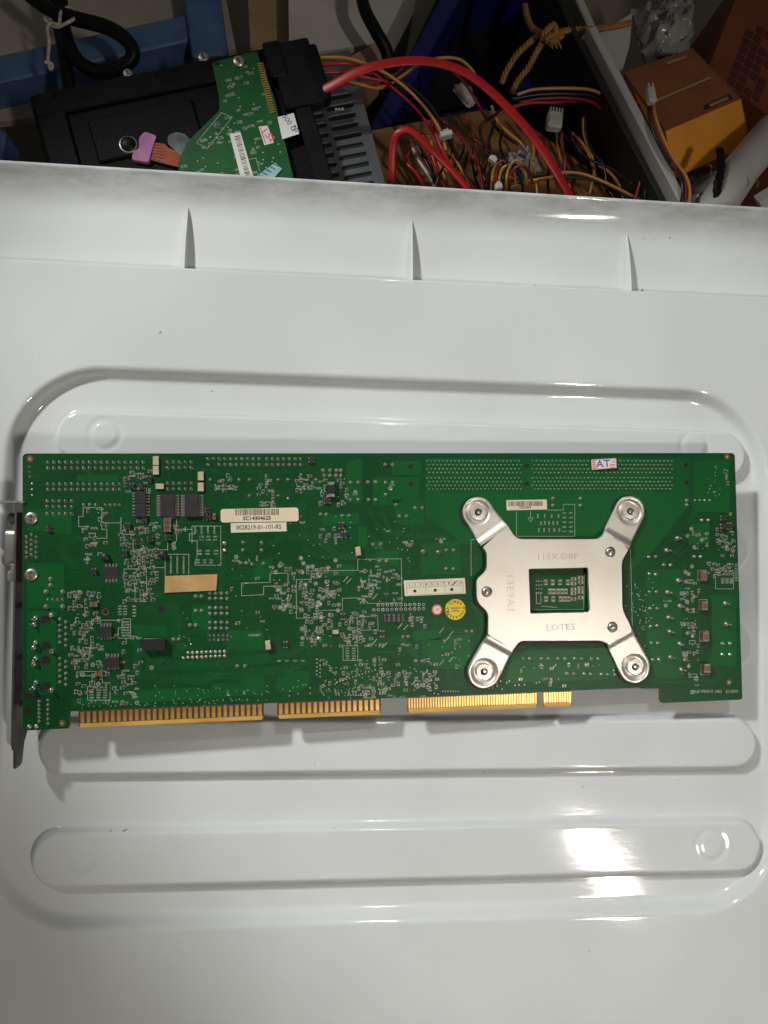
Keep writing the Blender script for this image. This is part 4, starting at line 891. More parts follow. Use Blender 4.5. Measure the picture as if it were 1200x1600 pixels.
M['rope'] = mat('gold_cord', (0.42, 0.21, 0.06), 0.42, var=0.2, scale=300, bump=0.5, bscale=1200, colr2=(0.30, 0.13, 0.03))
M['bluetub'] = mat('blue_plastic', (0.006, 0.011, 0.13), 0.45, var=0.15, scale=20)
M['binwhite'] = mat('translucent_white_plastic', (0.50, 0.49, 0.45), 0.4, var=0.08, scale=30, colr2=(0.42, 0.405, 0.37))
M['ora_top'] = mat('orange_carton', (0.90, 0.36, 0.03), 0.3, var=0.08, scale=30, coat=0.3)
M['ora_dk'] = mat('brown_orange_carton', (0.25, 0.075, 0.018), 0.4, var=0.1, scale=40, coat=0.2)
M['carton'] = mat('red_brown_carton', (0.20, 0.045, 0.010), 0.55, var=0.12, scale=30)
M['cartink'] = mat('dark_red_ink', (0.085, 0.014, 0.010), 0.6, var=0.1)
M['bagm'] = mat('crumpled_plastic_film', (0.38, 0.37, 0.36), 0.16, var=0.2, scale=60, bump=0.8, bscale=90)
M['silverbag'] = mat('silver_film', (0.46, 0.46, 0.47), 0.22, 0.3, var=0.2, scale=60, bump=0.6, bscale=120)
M['palebox'] = mat('pale_grey_card', (0.52, 0.49, 0.44), 0.6, var=0.1, scale=20)
M['pinkbrown'] = mat('pink_brown_card', (0.36, 0.21, 0.16), 0.6, var=0.12, scale=30)
M['tanwood'] = mat('tan_board', (0.34, 0.25, 0.11), 0.6, var=0.12, scale=30)
M['pvc'] = mat('grey_white_pipe', (0.55, 0.54, 0.50), 0.4, var=0.06, scale=30)
M['teal'] = mat('pale_blue_label', (0.30, 0.52, 0.58), 0.5, var=0.15, scale=200)
M['greenink'] = mat('green_ink', (0.03, 0.14, 0.05), 0.6)

fl = MB(); fl.box((0.05, 0.30, -0.215), (2.2, 2.2, 0.03)); tag(fl.build('floor', M['floorc']), kind='structure')

# ---- blue frame with cream panels
def beam(mb, p0, p1, w, z1, z0, mi=0, bev=0.0012):
    a, b = W(*p0, z1), W(*p1, z1); c = (a + b) / 2; d = b - a
    mb.rbox((c[0], c[1], (z0 + z1) / 2), (np.linalg.norm(d), w, z1 - z0), bev, mi, math.atan2(d[1], d[0]))
bf = empty('blue_cabinet', loc=W(250, 60, -0.2)); tag(bf, 'blue painted cabinet with cream panels standing behind the black drive', 'cabinet')
def addpart(mb, name, matl, root, smooth=False):              # geometry given in world space, parented under an Empty at root.location
    off = np.array(root.location); mb.v = [tuple(np.array(p) - off) for p in mb.v]; return mb.build(name, matl, root, smooth)
m = MB(); beam(m, (-160, 142), (312, 38), 0.0185, -0.105, -0.135); addpart(m, 'rail', M['bluepaint'], bf)
m = MB(); beam(m, (328, 86), (300, -120), 0.0235, -0.100, -0.138); addpart(m, 'stile', M['bluepaint'], bf)
m = MB(); beam(m, (-30, 258), (-20, 200), 0.024, -0.115, -0.14); addpart(m, 'stile', M['bluepaint'], bf)
m = MB(); a = W(100, 40, -0.128); m.box((a[0] - 0.06, a[1] + 0.005, -0.132), (0.34, 0.16, 0.006), 0.21); addpart(m, 'panel', M['creampanel'], bf)

# ---- pale carton and tan board at the top
pb = empty('pale_carton', loc=W(520, 40, -0.19)); tag(pb, 'pale grey carton with a pinkish brown side behind the metal case', 'box')
m = MB(); P = [W(*p, -0.10) for p in [(452, 88), (450, -60), (660, -60), (598, 66)]]; m.prism([p[:2] for p in P][::1], -0.19, -0.10); addpart(m, 'carton_body', M['palebox'], pb)
m = MB(); P = [W(*p, -0.098) for p in [(540, 92), (588, 66), (598, 100), (560, 118)]]; m.prism([p[:2] for p in P], -0.17, -0.098); addpart(m, 'carton_flap', M['pinkbrown'], pb)
m = MB(); P = [W(*p, -0.12) for p in [(392, 92), (385, -60), (449, -60), (455, 86)]]; m.prism([p[:2] for p in P], -0.19, -0.12); o = m.build('tan_board', M['tanwood']); tag(o, 'narrow tan board between the blue frame and the pale carton', 'board')

# ---- hard drive, circuit side up
HF = flat_frame((42, 146), (333, 87), -0.045)
hd = empty('hard_drive', HF); tag(hd, 'black hard drive lying circuit side up behind the lid', 'hard drive')
def h(px, py, z=0.0): return HF.loc(px, py, z)
HL = float(h(452, 63)[0]); HWd = -0.1016
m = MB(); m.rbox((HL / 2, HWd / 2, -0.0135), (HL, -HWd, 0.025), 0.0016); case = m.build('drive_case', M['hddblack'], hd)
m = MB(); m.rbox((HL * 0.36, -0.009, -0.0004), (HL * 0.68, 0.014, 0.0032), 0.0008); m.rbox((0.010, -0.05, -0.0004), (0.016, 0.09, 0.0030), 0.0008); m.rbox((0.058, -0.036, -0.0006), (0.06, 0.026, 0.0026), 0.001); m.build('case_rib', M['hddblack'], case)
m = MB(); c = h(200, 225, 0.001); m.lathe((c[0], c[1], -0.001), [(0.0052, 0), (0.0052, 0.0016), (0.0046, 0.002)], 28, 1); m.lathe((c[0], c[1], -0.001), [(0.0044, 0.0018), (0.0042, 0.0026), (0.0030, 0.0034), (0.0012, 0.0038)], 28, 0, True); m.build('spindle_cap', [M['rubber'], M['steel2']], hd, 40)
hp = [h(*p, 0.0028) for p in [(331, 97), (360, 90), (400, 79), (428, 150), (462, 292), (455, 330), (300, 330), (279, 275), (279, 250), (293, 221), (343, 172), (342, 150)]]
hpcb = slab('drive_circuit_board', round_poly(hp, 0.0015, 3), [], 0.0014, 0.0028, [M['greenpcb']], hd, bev=0.0001)
zz = 0.00285; sl = MB(); vv = MB(); tr2 = MB()
for i in range(150):
    x, y = random.uniform(285, 455), random.uniform(100, 290)
    if x < 345 and y < 260 - (x - 285) * 1.3: continue
    if x > 400 + (y - 80) * 0.25: continue
    p = h(x, y, zz)
    if random.random() < 0.38: stroke(sl, random.choice('RC') + str(random.randint(1, 99)), p, 0.0015, 0.0, 0.00026, zz + 0.00003)
    elif random.random() < 0.5: vv.lathe((p[0], p[1], zz), [(0.00045, 0), (0.0004, 0.0001)], 7)
    else: sl.pline([p + np.array(q) * MM for q in ((-0.9, -0.5), (-0.9, 0.5), (0.9, 0.5), (0.9, -0.5))], 0.0002, zz + 0.00003, closed=True); sl.line(p - np.array([0.0002, 0]), p + np.array([0.0002, 0]), 0.0006, zz + 0.00004)
sl.pline([h(*p, zz) for p in [(346, 176), (363, 183), (324, 232), (307, 223)]], 0.0003, zz + 0.00003, closed=True); sl.pline([h(*p, zz) for p in [(384, 250), (400, 247), (406, 268)]], 0.0003, zz + 0.00003)
put_text(sl, 'PC-1', (*h(375, 102, zz), zz + 0.00003), 0.002, 0, 0); tag(sl.build('silkscreen', M['silk'], hpcb), kind='stuff'); tag(vv.build('vias', M['tan'], hpcb), kind='stuff')
m = MB()
for i in range(22):
    p = h(407 + i * 0.9, 100 + i * 3.6, zz); m.box((p[0], p[1], zz + 0.0003), (0.0034, 0.0006, 0.0006))
m.build('connector_pins', M['gold'], hpcb)
c = h(340, 196, zz); m = MB(); m.lathe((c[0], c[1], zz), [(0.0024, 0), (0.0023, 0.0003), (0.001, 0.0004)], 18); m.build('pad', M['greygel'], hpcb)
for i, (x, y, r) in enumerate([(200, 116, 3.0), (318, 91, 3.4), (246, 121, 2.4), (87, 153, 2.4), (373, 97, 3.6), (73, 185, 2.4)]):
    zt_ = 0.0032 if x > 340 else -0.0006; p = h(x, y, zt_); m = MB(); r *= MM * 0.9
    m.lathe((0, 0, 0), [(r, 0), (r, 0.0010), (r * 0.8, 0.0016), (r * 0.5, 0.0017)], 16, 0); m.box((0, 0, 0.0017), (r * 0.3, r * 1.1, 0.0002), 0.2, 1)
    o = m.build('screw', [M['steel2'], M['hole']], hd, 40); o.location = (p[0], p[1], zt_)
p = h(338, 99, zz); m = MB(); m.lathe((p[0], p[1], zz), [(0.0016, 0), (0.0015, 0.00008)], 14); m.build('drilled_hole', M['hole'], hpcb)
m = MB(); P = [h(*q, 0.0012) for q in [(226, 206), (245, 213), (240, 226), (232, 254), (206, 250), (208, 238), (218, 232), (217, 216)]]; m.prism(round_poly(P, 0.0016, 4)[::-1] if area(P) < 0 else round_poly(P, 0.0016, 4), -0.001, 0.0016); m.build('foam_pad', M['pink'], hd)
m = MB()
for k in range(6):
    m.pline([h(236 + k * 0.8, 224 + k * 4.6, 0.001), h(256, 226 + k * 5, 0.001), h(266 + k * 0.5, 236 + k * 4.2, 0.001), h(282, 240 + k * 4, 0.001)], 0.0011, 0.0011 + k * 0.00002)
P = [h(*q, 0.001) for q in [(234, 222), (246, 224), (258, 228), (284, 240), (284, 262), (258, 256), (230, 248)]]; P = P[::-1] if area(P) < 0 else P; m.prism(P, 0.0004, 0.0009, 1); m.build('flex_cable', [M['flex'], M['brown']], hd)
m = MB(); P = [h(*q, 0.0012) for q in [(262, 212), (276, 206), (290, 210), (300, 222), (296, 236), (286, 246), (270, 232), (262, 224)]]; P = P[::-1] if area(P) < 0 else P; m.prism(round_poly(P, 0.002, 4), -0.001, 0.0014); m.build('gasket_pad', M['greygel'], hd)
def hlabel(name, pts, matl, z=0.0031):
    P = [h(*q, z) for q in pts]; P = P[::-1] if area(P) < 0 else P; m = MB(); m.prism(P, z - 0.0002, z); return m.build(name, matl, hd)
lb_ = hlabel('barcode_sticker', [(358.5, 209), (375.5, 206), (400, 290), (380, 292)], M['white_lab']); m = MB(); y = 0.0
for i in range(34):
    t = i / 34; w_ = random.choice([0.5, 0.8, 1.3]) * 0.0004; m.line(h(366.5 + 21 * t, 214 + 76 * t, 0.0031), h(377 + 20 * t - 2, 212 + 76 * t, 0.0031), w_, 0.00312)
m.build('barcode', M['ink'], lb_)
l2 = hlabel('red_tag', [(404, 198), (418, 196), (428, 223), (413, 227)], M['pinklab']); m = MB(); put_text(m, '1.52', (*h(419, 211, 0.0031), 0.00313), 0.0052, -1.1, 0.0001); m.line(h(407, 200, 0.0031), h(415, 224, 0.0031), 0.0005, 0.00312); m.build('print', M['inkred'], l2)
l3 = hlabel('note_sticker', [(433.5, 183), (459, 176.5), (467.5, 209), (441, 217.5)], M['white_lab'], 0.0042); m = MB(); put_text(m, '500 G', (*h(452, 192, 0.0042), 0.00423), 0.0044, -1.25, 0); put_text(m, 'NP', (*h(462, 202, 0.0042), 0.00423), 0.004, -1.25, 0); m.build('handwriting', M['inkblue'], l3)
l4 = hlabel('warranty_sticker', [(398, 277), (430, 254), (441, 264), (424, 282)], M['teal'], 0.0034); m = MB()
for k in range(5): m.line(h(404 + k * 6, 274 - k * 4.5, 0.0034), h(412 + k * 6, 278 - k * 4.5, 0.0034), 0.0007, 0.00343)
m.build('print', M['greygel'], l4)
m = MB(); p0, p1 = h(418, 66, 0.004), h(452, 60, 0.004)
m.rbox((HL - 0.004, -0.052, 0.0012), (0.010, 0.096, 0.0056), 0.0008); m.build('drive_connector', M['rubber'], hd)

# ---- plugs on the drive
pl = empty('power_plug', HF); pl.location = (HF.o + HF.R @ np.array([HL - 0.002, -0.024, -0.001])).tolist(); tag(pl, 'black drive power plug with yellow and red wires', 'plug')
m = MB(); m.rbox((0, 0, 0.002), (0.024, 0.040, 0.010), 0.0012); m.rbox((-0.010, 0.010, 0.003), (0.010, 0.022, 0.010), 0.001); m.build('plug_body', M['rubber'], pl); m = MB(); m.rbox((0.011, -0.002, 0.0022), (0.009, 0.034, 0.011), 0.0014); m.build('plug_collar', M['hddblack'], pl)

# ---- slotted metal case
a, b = W(566, 150, -0.058), W(603, 288, -0.058); yv_ = (a - b) / np.linalg.norm(a - b); xv_ = np.array([yv_[1], -yv_[0], 0])
PF = Frame(b, np.array([xv_, yv_, [0, 0, 1]]).T); ps = empty('metal_case', PF); tag(ps, 'grey metal case with rows of vent slots beside the drive', 'case')
def q_(px, py, z=0.0): return PF.loc(px, py, z)
slots = []
for k in range(11):
    for c0 in (0, 1):
        cx_ = -0.0150 if c0 else -0.0345; hw_ = 0.0072 if c0 else 0.0072; cy_ = -0.004 + k * 0.00635 - (0.0 if c0 else 0.003); s_ = []
        for i in range(13):
            an = math.pi / 2 + math.pi * i / 12; s_.append((cx_ - hw_ + 0.0014 * math.cos(an), cy_ + 0.0014 * math.sin(an)))
        for i in range(13):
            an = -math.pi / 2 + math.pi * i / 12; s_.append((cx_ + hw_ + 0.0014 * math.cos(an), cy_ + 0.0014 * math.sin(an)))
        slots.append(s_)
slab('vent_plate', [(-0.10, -0.045), (0.0, -0.045), (0.0, 0.088), (-0.10, 0.088)], slots, -0.0012, 0.0, [M['galv'], M['galv']], ps, bev=0.0003)
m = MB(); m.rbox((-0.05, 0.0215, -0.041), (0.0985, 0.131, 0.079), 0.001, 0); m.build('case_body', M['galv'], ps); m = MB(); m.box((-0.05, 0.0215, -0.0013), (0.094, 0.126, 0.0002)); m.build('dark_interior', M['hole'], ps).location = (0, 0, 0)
for (x, y) in [(525, 171), (530, 171), (535, 170.5)]:
    p = q_(x, y, 0.0); m = MB(); m.lathe((p[0], p[1], 0.0), [(0.0009, 0), (0.0008, 0.0005), (0.0003, 0.0007)], 10); m.build('rivet', M['white_lab'], ps)

# ---- wooden board under the wires
m = MB(); P = [W(*p, -0.105) for p in [(575, 205), (752, 172), (800, 176), (1010, 330), (980, 420), (640, 420)]]; P = [p[:2] for p in P]; P = P[::-1] if area(P) < 0 else P
m.prism(P, -0.122, -0.105); tag(m.build('wooden_board', M['wood']), 'brown wooden board lying under the tangle of wires', 'board')

# ---- blue tub (open, dark inside)
bt = empty('blue_tub', loc=W(760, 60, -0.19)); tag(bt, 'dark blue plastic tub standing open behind the wires', 'tub')
def wallp(p0, p1, z1, z0, w, name='tub_wall'):
    m = MB(); beam(m, p0, p1, w, z1, z0, 0, 0.001); addpart(m, name, M['bluetub'], bt)
wallp((735, -60), (590, 205), -0.115, -0.19, 0.012); wallp((905, -60), (812, 160), -0.125, -0.19, 0.012); wallp((735, -60), (905, -60), -0.12, -0.19, 0.006); wallp((600, 200), (815, 158), -0.165, -0.19, 0.005)
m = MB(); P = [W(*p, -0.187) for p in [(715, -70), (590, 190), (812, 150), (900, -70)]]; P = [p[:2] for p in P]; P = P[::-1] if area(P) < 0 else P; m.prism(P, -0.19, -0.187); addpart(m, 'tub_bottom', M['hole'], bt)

# ---- white bin with cartons
wb = empty('white_bin', loc=W(1010, 200, -0.19)); tag(wb, 'white plastic bin whose slanted wall divides wires from cartons', 'bin')
def wpart(p0, p1, z1, z0, w, name):
    m = MB(); beam(m, p0, p1, w, z1, z0, 0, 0.0008); addpart(m, name, M['binwhite'], wb)
M['wallshade'] = mat('painted_shade_brown', (0.016, 0.012, 0.009), 0.7, var=0.2, scale=40)
def shade_slab(p0, p1):  # added dark slab, painting in the shaded, dirty outer face of the bin wall
    m = MB(); beam(m, p0, p1, 0.004, -0.060, -0.19, 0, 0.0006); addpart(m, 'bin_shade_slab', M['wallshade'], wb)
shade_slab((897, 46), (1057, 351)); shade_slab((897, 46), (852, -60))
wpart((925, 40), (1085, 345), -0.052, -0.19, 0.0055, 'bin_wall'); wpart((925, 40), (880, -60), -0.075, -0.19, 0.0055, 'bin_wall')
m = MB(); P = [W(*p, -0.083) for p in [(932, 55), (988, 20), (984, 70), (972, 112), (962, 108)]]; P = [p[:2] for p in P]; P = P[::-1] if area(P) < 0 else P; m.prism(P, -0.16, -0.083); addpart(m, 'bin_corner', M['binwhite'], wb)
# orange carton
def skew_box(root, names, top, bottom):
    """top, bottom: four world points each."""
    T = [np.array(p) for p in top]; Bm = [np.array(p) for p in bottom]; out = []
    for nm, ids, mt in names:
        m = MB(); src = T + Bm; pts = [src[i] for i in ids]; cen = sum(pts) / 4; allc = sum(src) / 8; nrm = np.cross(pts[1] - pts[0], pts[2] - pts[0]); nrm /= np.linalg.norm(nrm)
        if nrm @ (cen - allc) < 0: pts = pts[::-1]; nrm = -nrm
        m.add([p for p in pts] + [p - nrm * 0.0008 for p in pts], [(0, 1, 2, 3), (7, 6, 5, 4), (0, 4, 5, 1), (1, 5, 6, 2), (2, 6, 7, 3), (3, 7, 4, 0)]); out.append(addpart(m, nm, M[mt], root))
    return out
zt0 = -0.070
oc = empty('orange_carton', loc=W(1100, 200, -0.12)); tag(oc, 'small orange carton with a shiny bright front in the white bin', 'box')
top = [W(975, 113, zt0), W(1082, 75, zt0), W(1159, 154, zt0), W(1040, 205, zt0)]
bot = [W(975, 125, -0.115), W(1082, 88, -0.115), W(1173, 224, -0.084), W(1053, 279, -0.084)]
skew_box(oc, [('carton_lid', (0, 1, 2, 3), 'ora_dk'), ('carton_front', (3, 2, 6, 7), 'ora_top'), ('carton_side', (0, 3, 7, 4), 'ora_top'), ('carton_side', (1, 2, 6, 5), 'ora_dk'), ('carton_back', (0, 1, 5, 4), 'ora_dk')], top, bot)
def on_top(px, py, z): p = W(px, py, z); return np.array(p[:2])
m = MB(); z = zt0 + 0.0006
m.pline([on_top(1101, 168, z), on_top(1143, 150, z)], 0.0032, z); ol = addpart(m, 'carton_label', M['ink'], oc)
m = MB(); m.pline([on_top(1109, 165, z + 0.0003), on_top(1138, 152.5, z + 0.0003)], 0.0018, z + 0.0003); m.pline([on_top(1042, 99, z), on_top(1073, 88, z)], 0.0018, z); m.pline([on_top(1024, 158, z), on_top(1110, 121, z)], 0.0015, z + 0.0001); addpart(m, 'carton_print', M['tanwood'], oc)
# red-brown carton at the far right
rc = empty('large_carton', loc=W(1180, 60, -0.19)); tag(rc, 'large red brown carton with dark block print at the right edge', 'box')
zc = -0.085; top = [W(1150, -60, zc), W(1420, -60, zc), W(1420, 260, zc), W(1215, 235, zc)]
m = MB(); P = [W(*p, zc)[:2] for p in [(1172, -60), (1420, -60), (1420, 300), (1215, 190), (1105, 112)]]; P = P[::-1] if area(P) < 0 else P; m.prism(P, -0.19, zc); addpart(m, 'carton_body', M['carton'], rc)
m = MB()
for i in range(4):
    for j in range(9):
        o_ = (1172 + i * 13 - j * 4.6, 32 + i * 8 + j * 12.5)
        if random.random() < 0.12: continue
        P = [W(o_[0] + x, o_[1] + y, zc + 0.0004)[:2] for x, y in [(0, 0), (10.5, 6.5), (7, 16), (-3.5, 9.5)]]; P = P[::-1] if area(P) < 0 else P
        m.prism(P, zc + 0.0001, zc + 0.0004)
addpart(m, 'printed_blocks', M['cartink'], rc)
# plastic bag
def crumple(name, pts, z, dz, matl, label, cat, n=26, amp=0.006):
    P = [W(*p, z) for p in pts]; m = MB(); V = []; Fc = []; rs_ = np.random.default_rng(len(pts) + int(pts[0][0]))
    N = rs_.normal(size=(n + 1, n + 1)); 
    for _ in range(2): N = (N + np.roll(N, 1, 0) + np.roll(N, 1, 1) + np.roll(N, -1, 0) + np.roll(N, -1, 1)) / 3.2
    for i in range(n + 1):
        for j in range(n + 1):
            u, v = i / n, j / n; p = (1 - u) * (1 - v) * P[0] + u * (1 - v) * P[1] + u * v * P[2] + (1 - u) * v * P[3]
            e = math.sin(math.pi * u) * math.sin(math.pi * v); V.append(p + np.array([N[j, i] * amp * 0.25, N[i, j] * amp * 0.25, dz * e + abs(N[i, j]) * amp * min(1, e * 3)]))
    for i in range(n):
        for j in range(n): a = i * (n + 1) + j; Fc.append((a, a + n + 1, a + n + 2, a + 1))
    K = len(V); m.add(V + [p - np.array([0, 0, 0.004]) for p in V], Fc + [tuple(x + K for x in reversed(f)) for f in Fc]); o = m.build(name, matl, None, True); tag(o, label, cat); return o
crumple('plastic_bag', [(985, 15), (1085, -10), (1078, 78), (1012, 98)], -0.105, 0.014, M['bagm'], 'crumpled clear plastic bag behind the orange carton', 'bag')
crumple('silver_bag', [(1072, 262), (1110, 258), (1150, 320), (1078, 345)], -0.115, 0.004, M['silverbag'], 'crumpled silver bag with printed marks below the orange carton', 'bag', 18, 0.004)
m = MB(); 
m.tube([W(1210, 205, -0.070), W(1160, 262, -0.066), W(1105, 345, -0.06)], 0.0118, 20); pp = m.build('white_pipe', M['pvc'], None, 60); tag(pp, 'grey white plastic pipe slanting out at the right edge', 'pipe')
m = MB(); pts = [W(1181 + 4 * math.sin(t * 3), 281 + t * 14 - 2, -0.0475) for t in np.linspace(0, 1, 7)]; m.tube(pts, 0.0006, 5); m.build('green_mark', M['greenink'], pp)
m = MB(); m.tube(spline([W(1125, 233, -0.055), W(1127, 262, -0.052), W(1121, 292, -0.05), W(1118, 330, -0.055)], 6), [0.0026, 0.0030, 0.0022, 0.0032, 0.0024, 0.0033] * 3 + [0.0028], 8, 0, 0.6); tag(m.build('black_twist_tie', M['rubber'], None, True), 'black twisted tie standing against the orange carton', 'tie')
m = MB(); m.tube([W(1185, 318, -0.09), W(1230, 290, -0.09)], 0.006, 4, 0, 0.2); tag(m.build('printed_slip', M['white_lab']), 'white printed slip behind the white pipe', 'paper')

# ---- cables
def cable(pts, r, matl, label, cat='wire', name='wire', flat=1.0, n=8, group=None, twist=None):
    P = spline([W(x, y, z) for x, y, z in pts], 9); m = MB(); m.tube(P, r, n, 0, flat, twist); o = m.build(name, matl, None, True); tag(o, label, cat, group); return o
R1 = 0.00095
cable([(30, -20, -0.06), (70, 10, -0.055), (110, 27, -0.05), (165, 42, -0.05), (197, 62, -0.052), (208, 86, -0.055), (190, 105, -0.058), (158, 112, -0.06), (127, 100, -0.058), (108, 72, -0.056), (98, 35, -0.055), (93, -20, -0.055)], 0.0041, M['rubber'], 'thick black cable looping above the drive', 'cable', 'black_cable', n=12)
cable([(86, -20, -0.062), (92, 30, -0.062), (100, 80, -0.062), (108, 135, -0.064), (112, 175, -0.07)], 0.0040, M['rubber'], 'straight black cable running down behind the drive', 'cable', 'black_cable', n=12)
cable([(563, -20, -0.075), (570, 15, -0.07), (588, 50, -0.07), (604, 80, -0.075), (612, 120, -0.085)], 0.0040, M['rubber'], 'black cable in front of the pale carton', 'cable', 'black_cable', n=12)
cable([(72, 28, -0.05), (70, 30, -0.048), (78, 38, -0.047), (90, 42, -0.046), (104, 36, -0.046), (117, 28, -0.047), (118, 17, -0.049), (107, 12, -0.05), (95, 20, -0.047), (92, 38, -0.044), (80, 36, -0.045), (74, 45, -0.046), (77, 65, -0.05), (75, 92, -0.052), (78, 107, -0.052), (82, 105, -0.052), (80, 99, -0.052), (70, 97, -0.052)], 0.0010, M['string'], 'white string knotted round the black cables', 'string', 'white_string', n=7)
cable([(500, 143, -0.040), (525, 130, -0.036), (560, 112, -0.032), (600, 100, -0.030), (655, 95, -0.03), (705, 104, -0.03), (745, 125, -0.031), (790, 165, -0.034), (830, 210, -0.038), (865, 262, -0.045), (892, 310, -0.055), (905, 350, -0.06)], 0.0029, M['sata'], 'wide flat red data cable arching over the wires', 'cable', 'red_data_cable', 0.30, 12)
bpy.data.objects['red_data_cable'].data.update()
cable([(612, 300, -0.07), (613, 270, -0.062), (614, 232, -0.055), (620, 210, -0.05), (634, 203, -0.048), (650, 210, -0.048), (675, 235, -0.05), (705, 265, -0.055), (735, 300, -0.06), (750, 320, -0.065)], 0.0023, M['sata'], 'bright red cable bent in a hook beside the metal case', 'cable', 'red_data_cable', 0.45, 10)
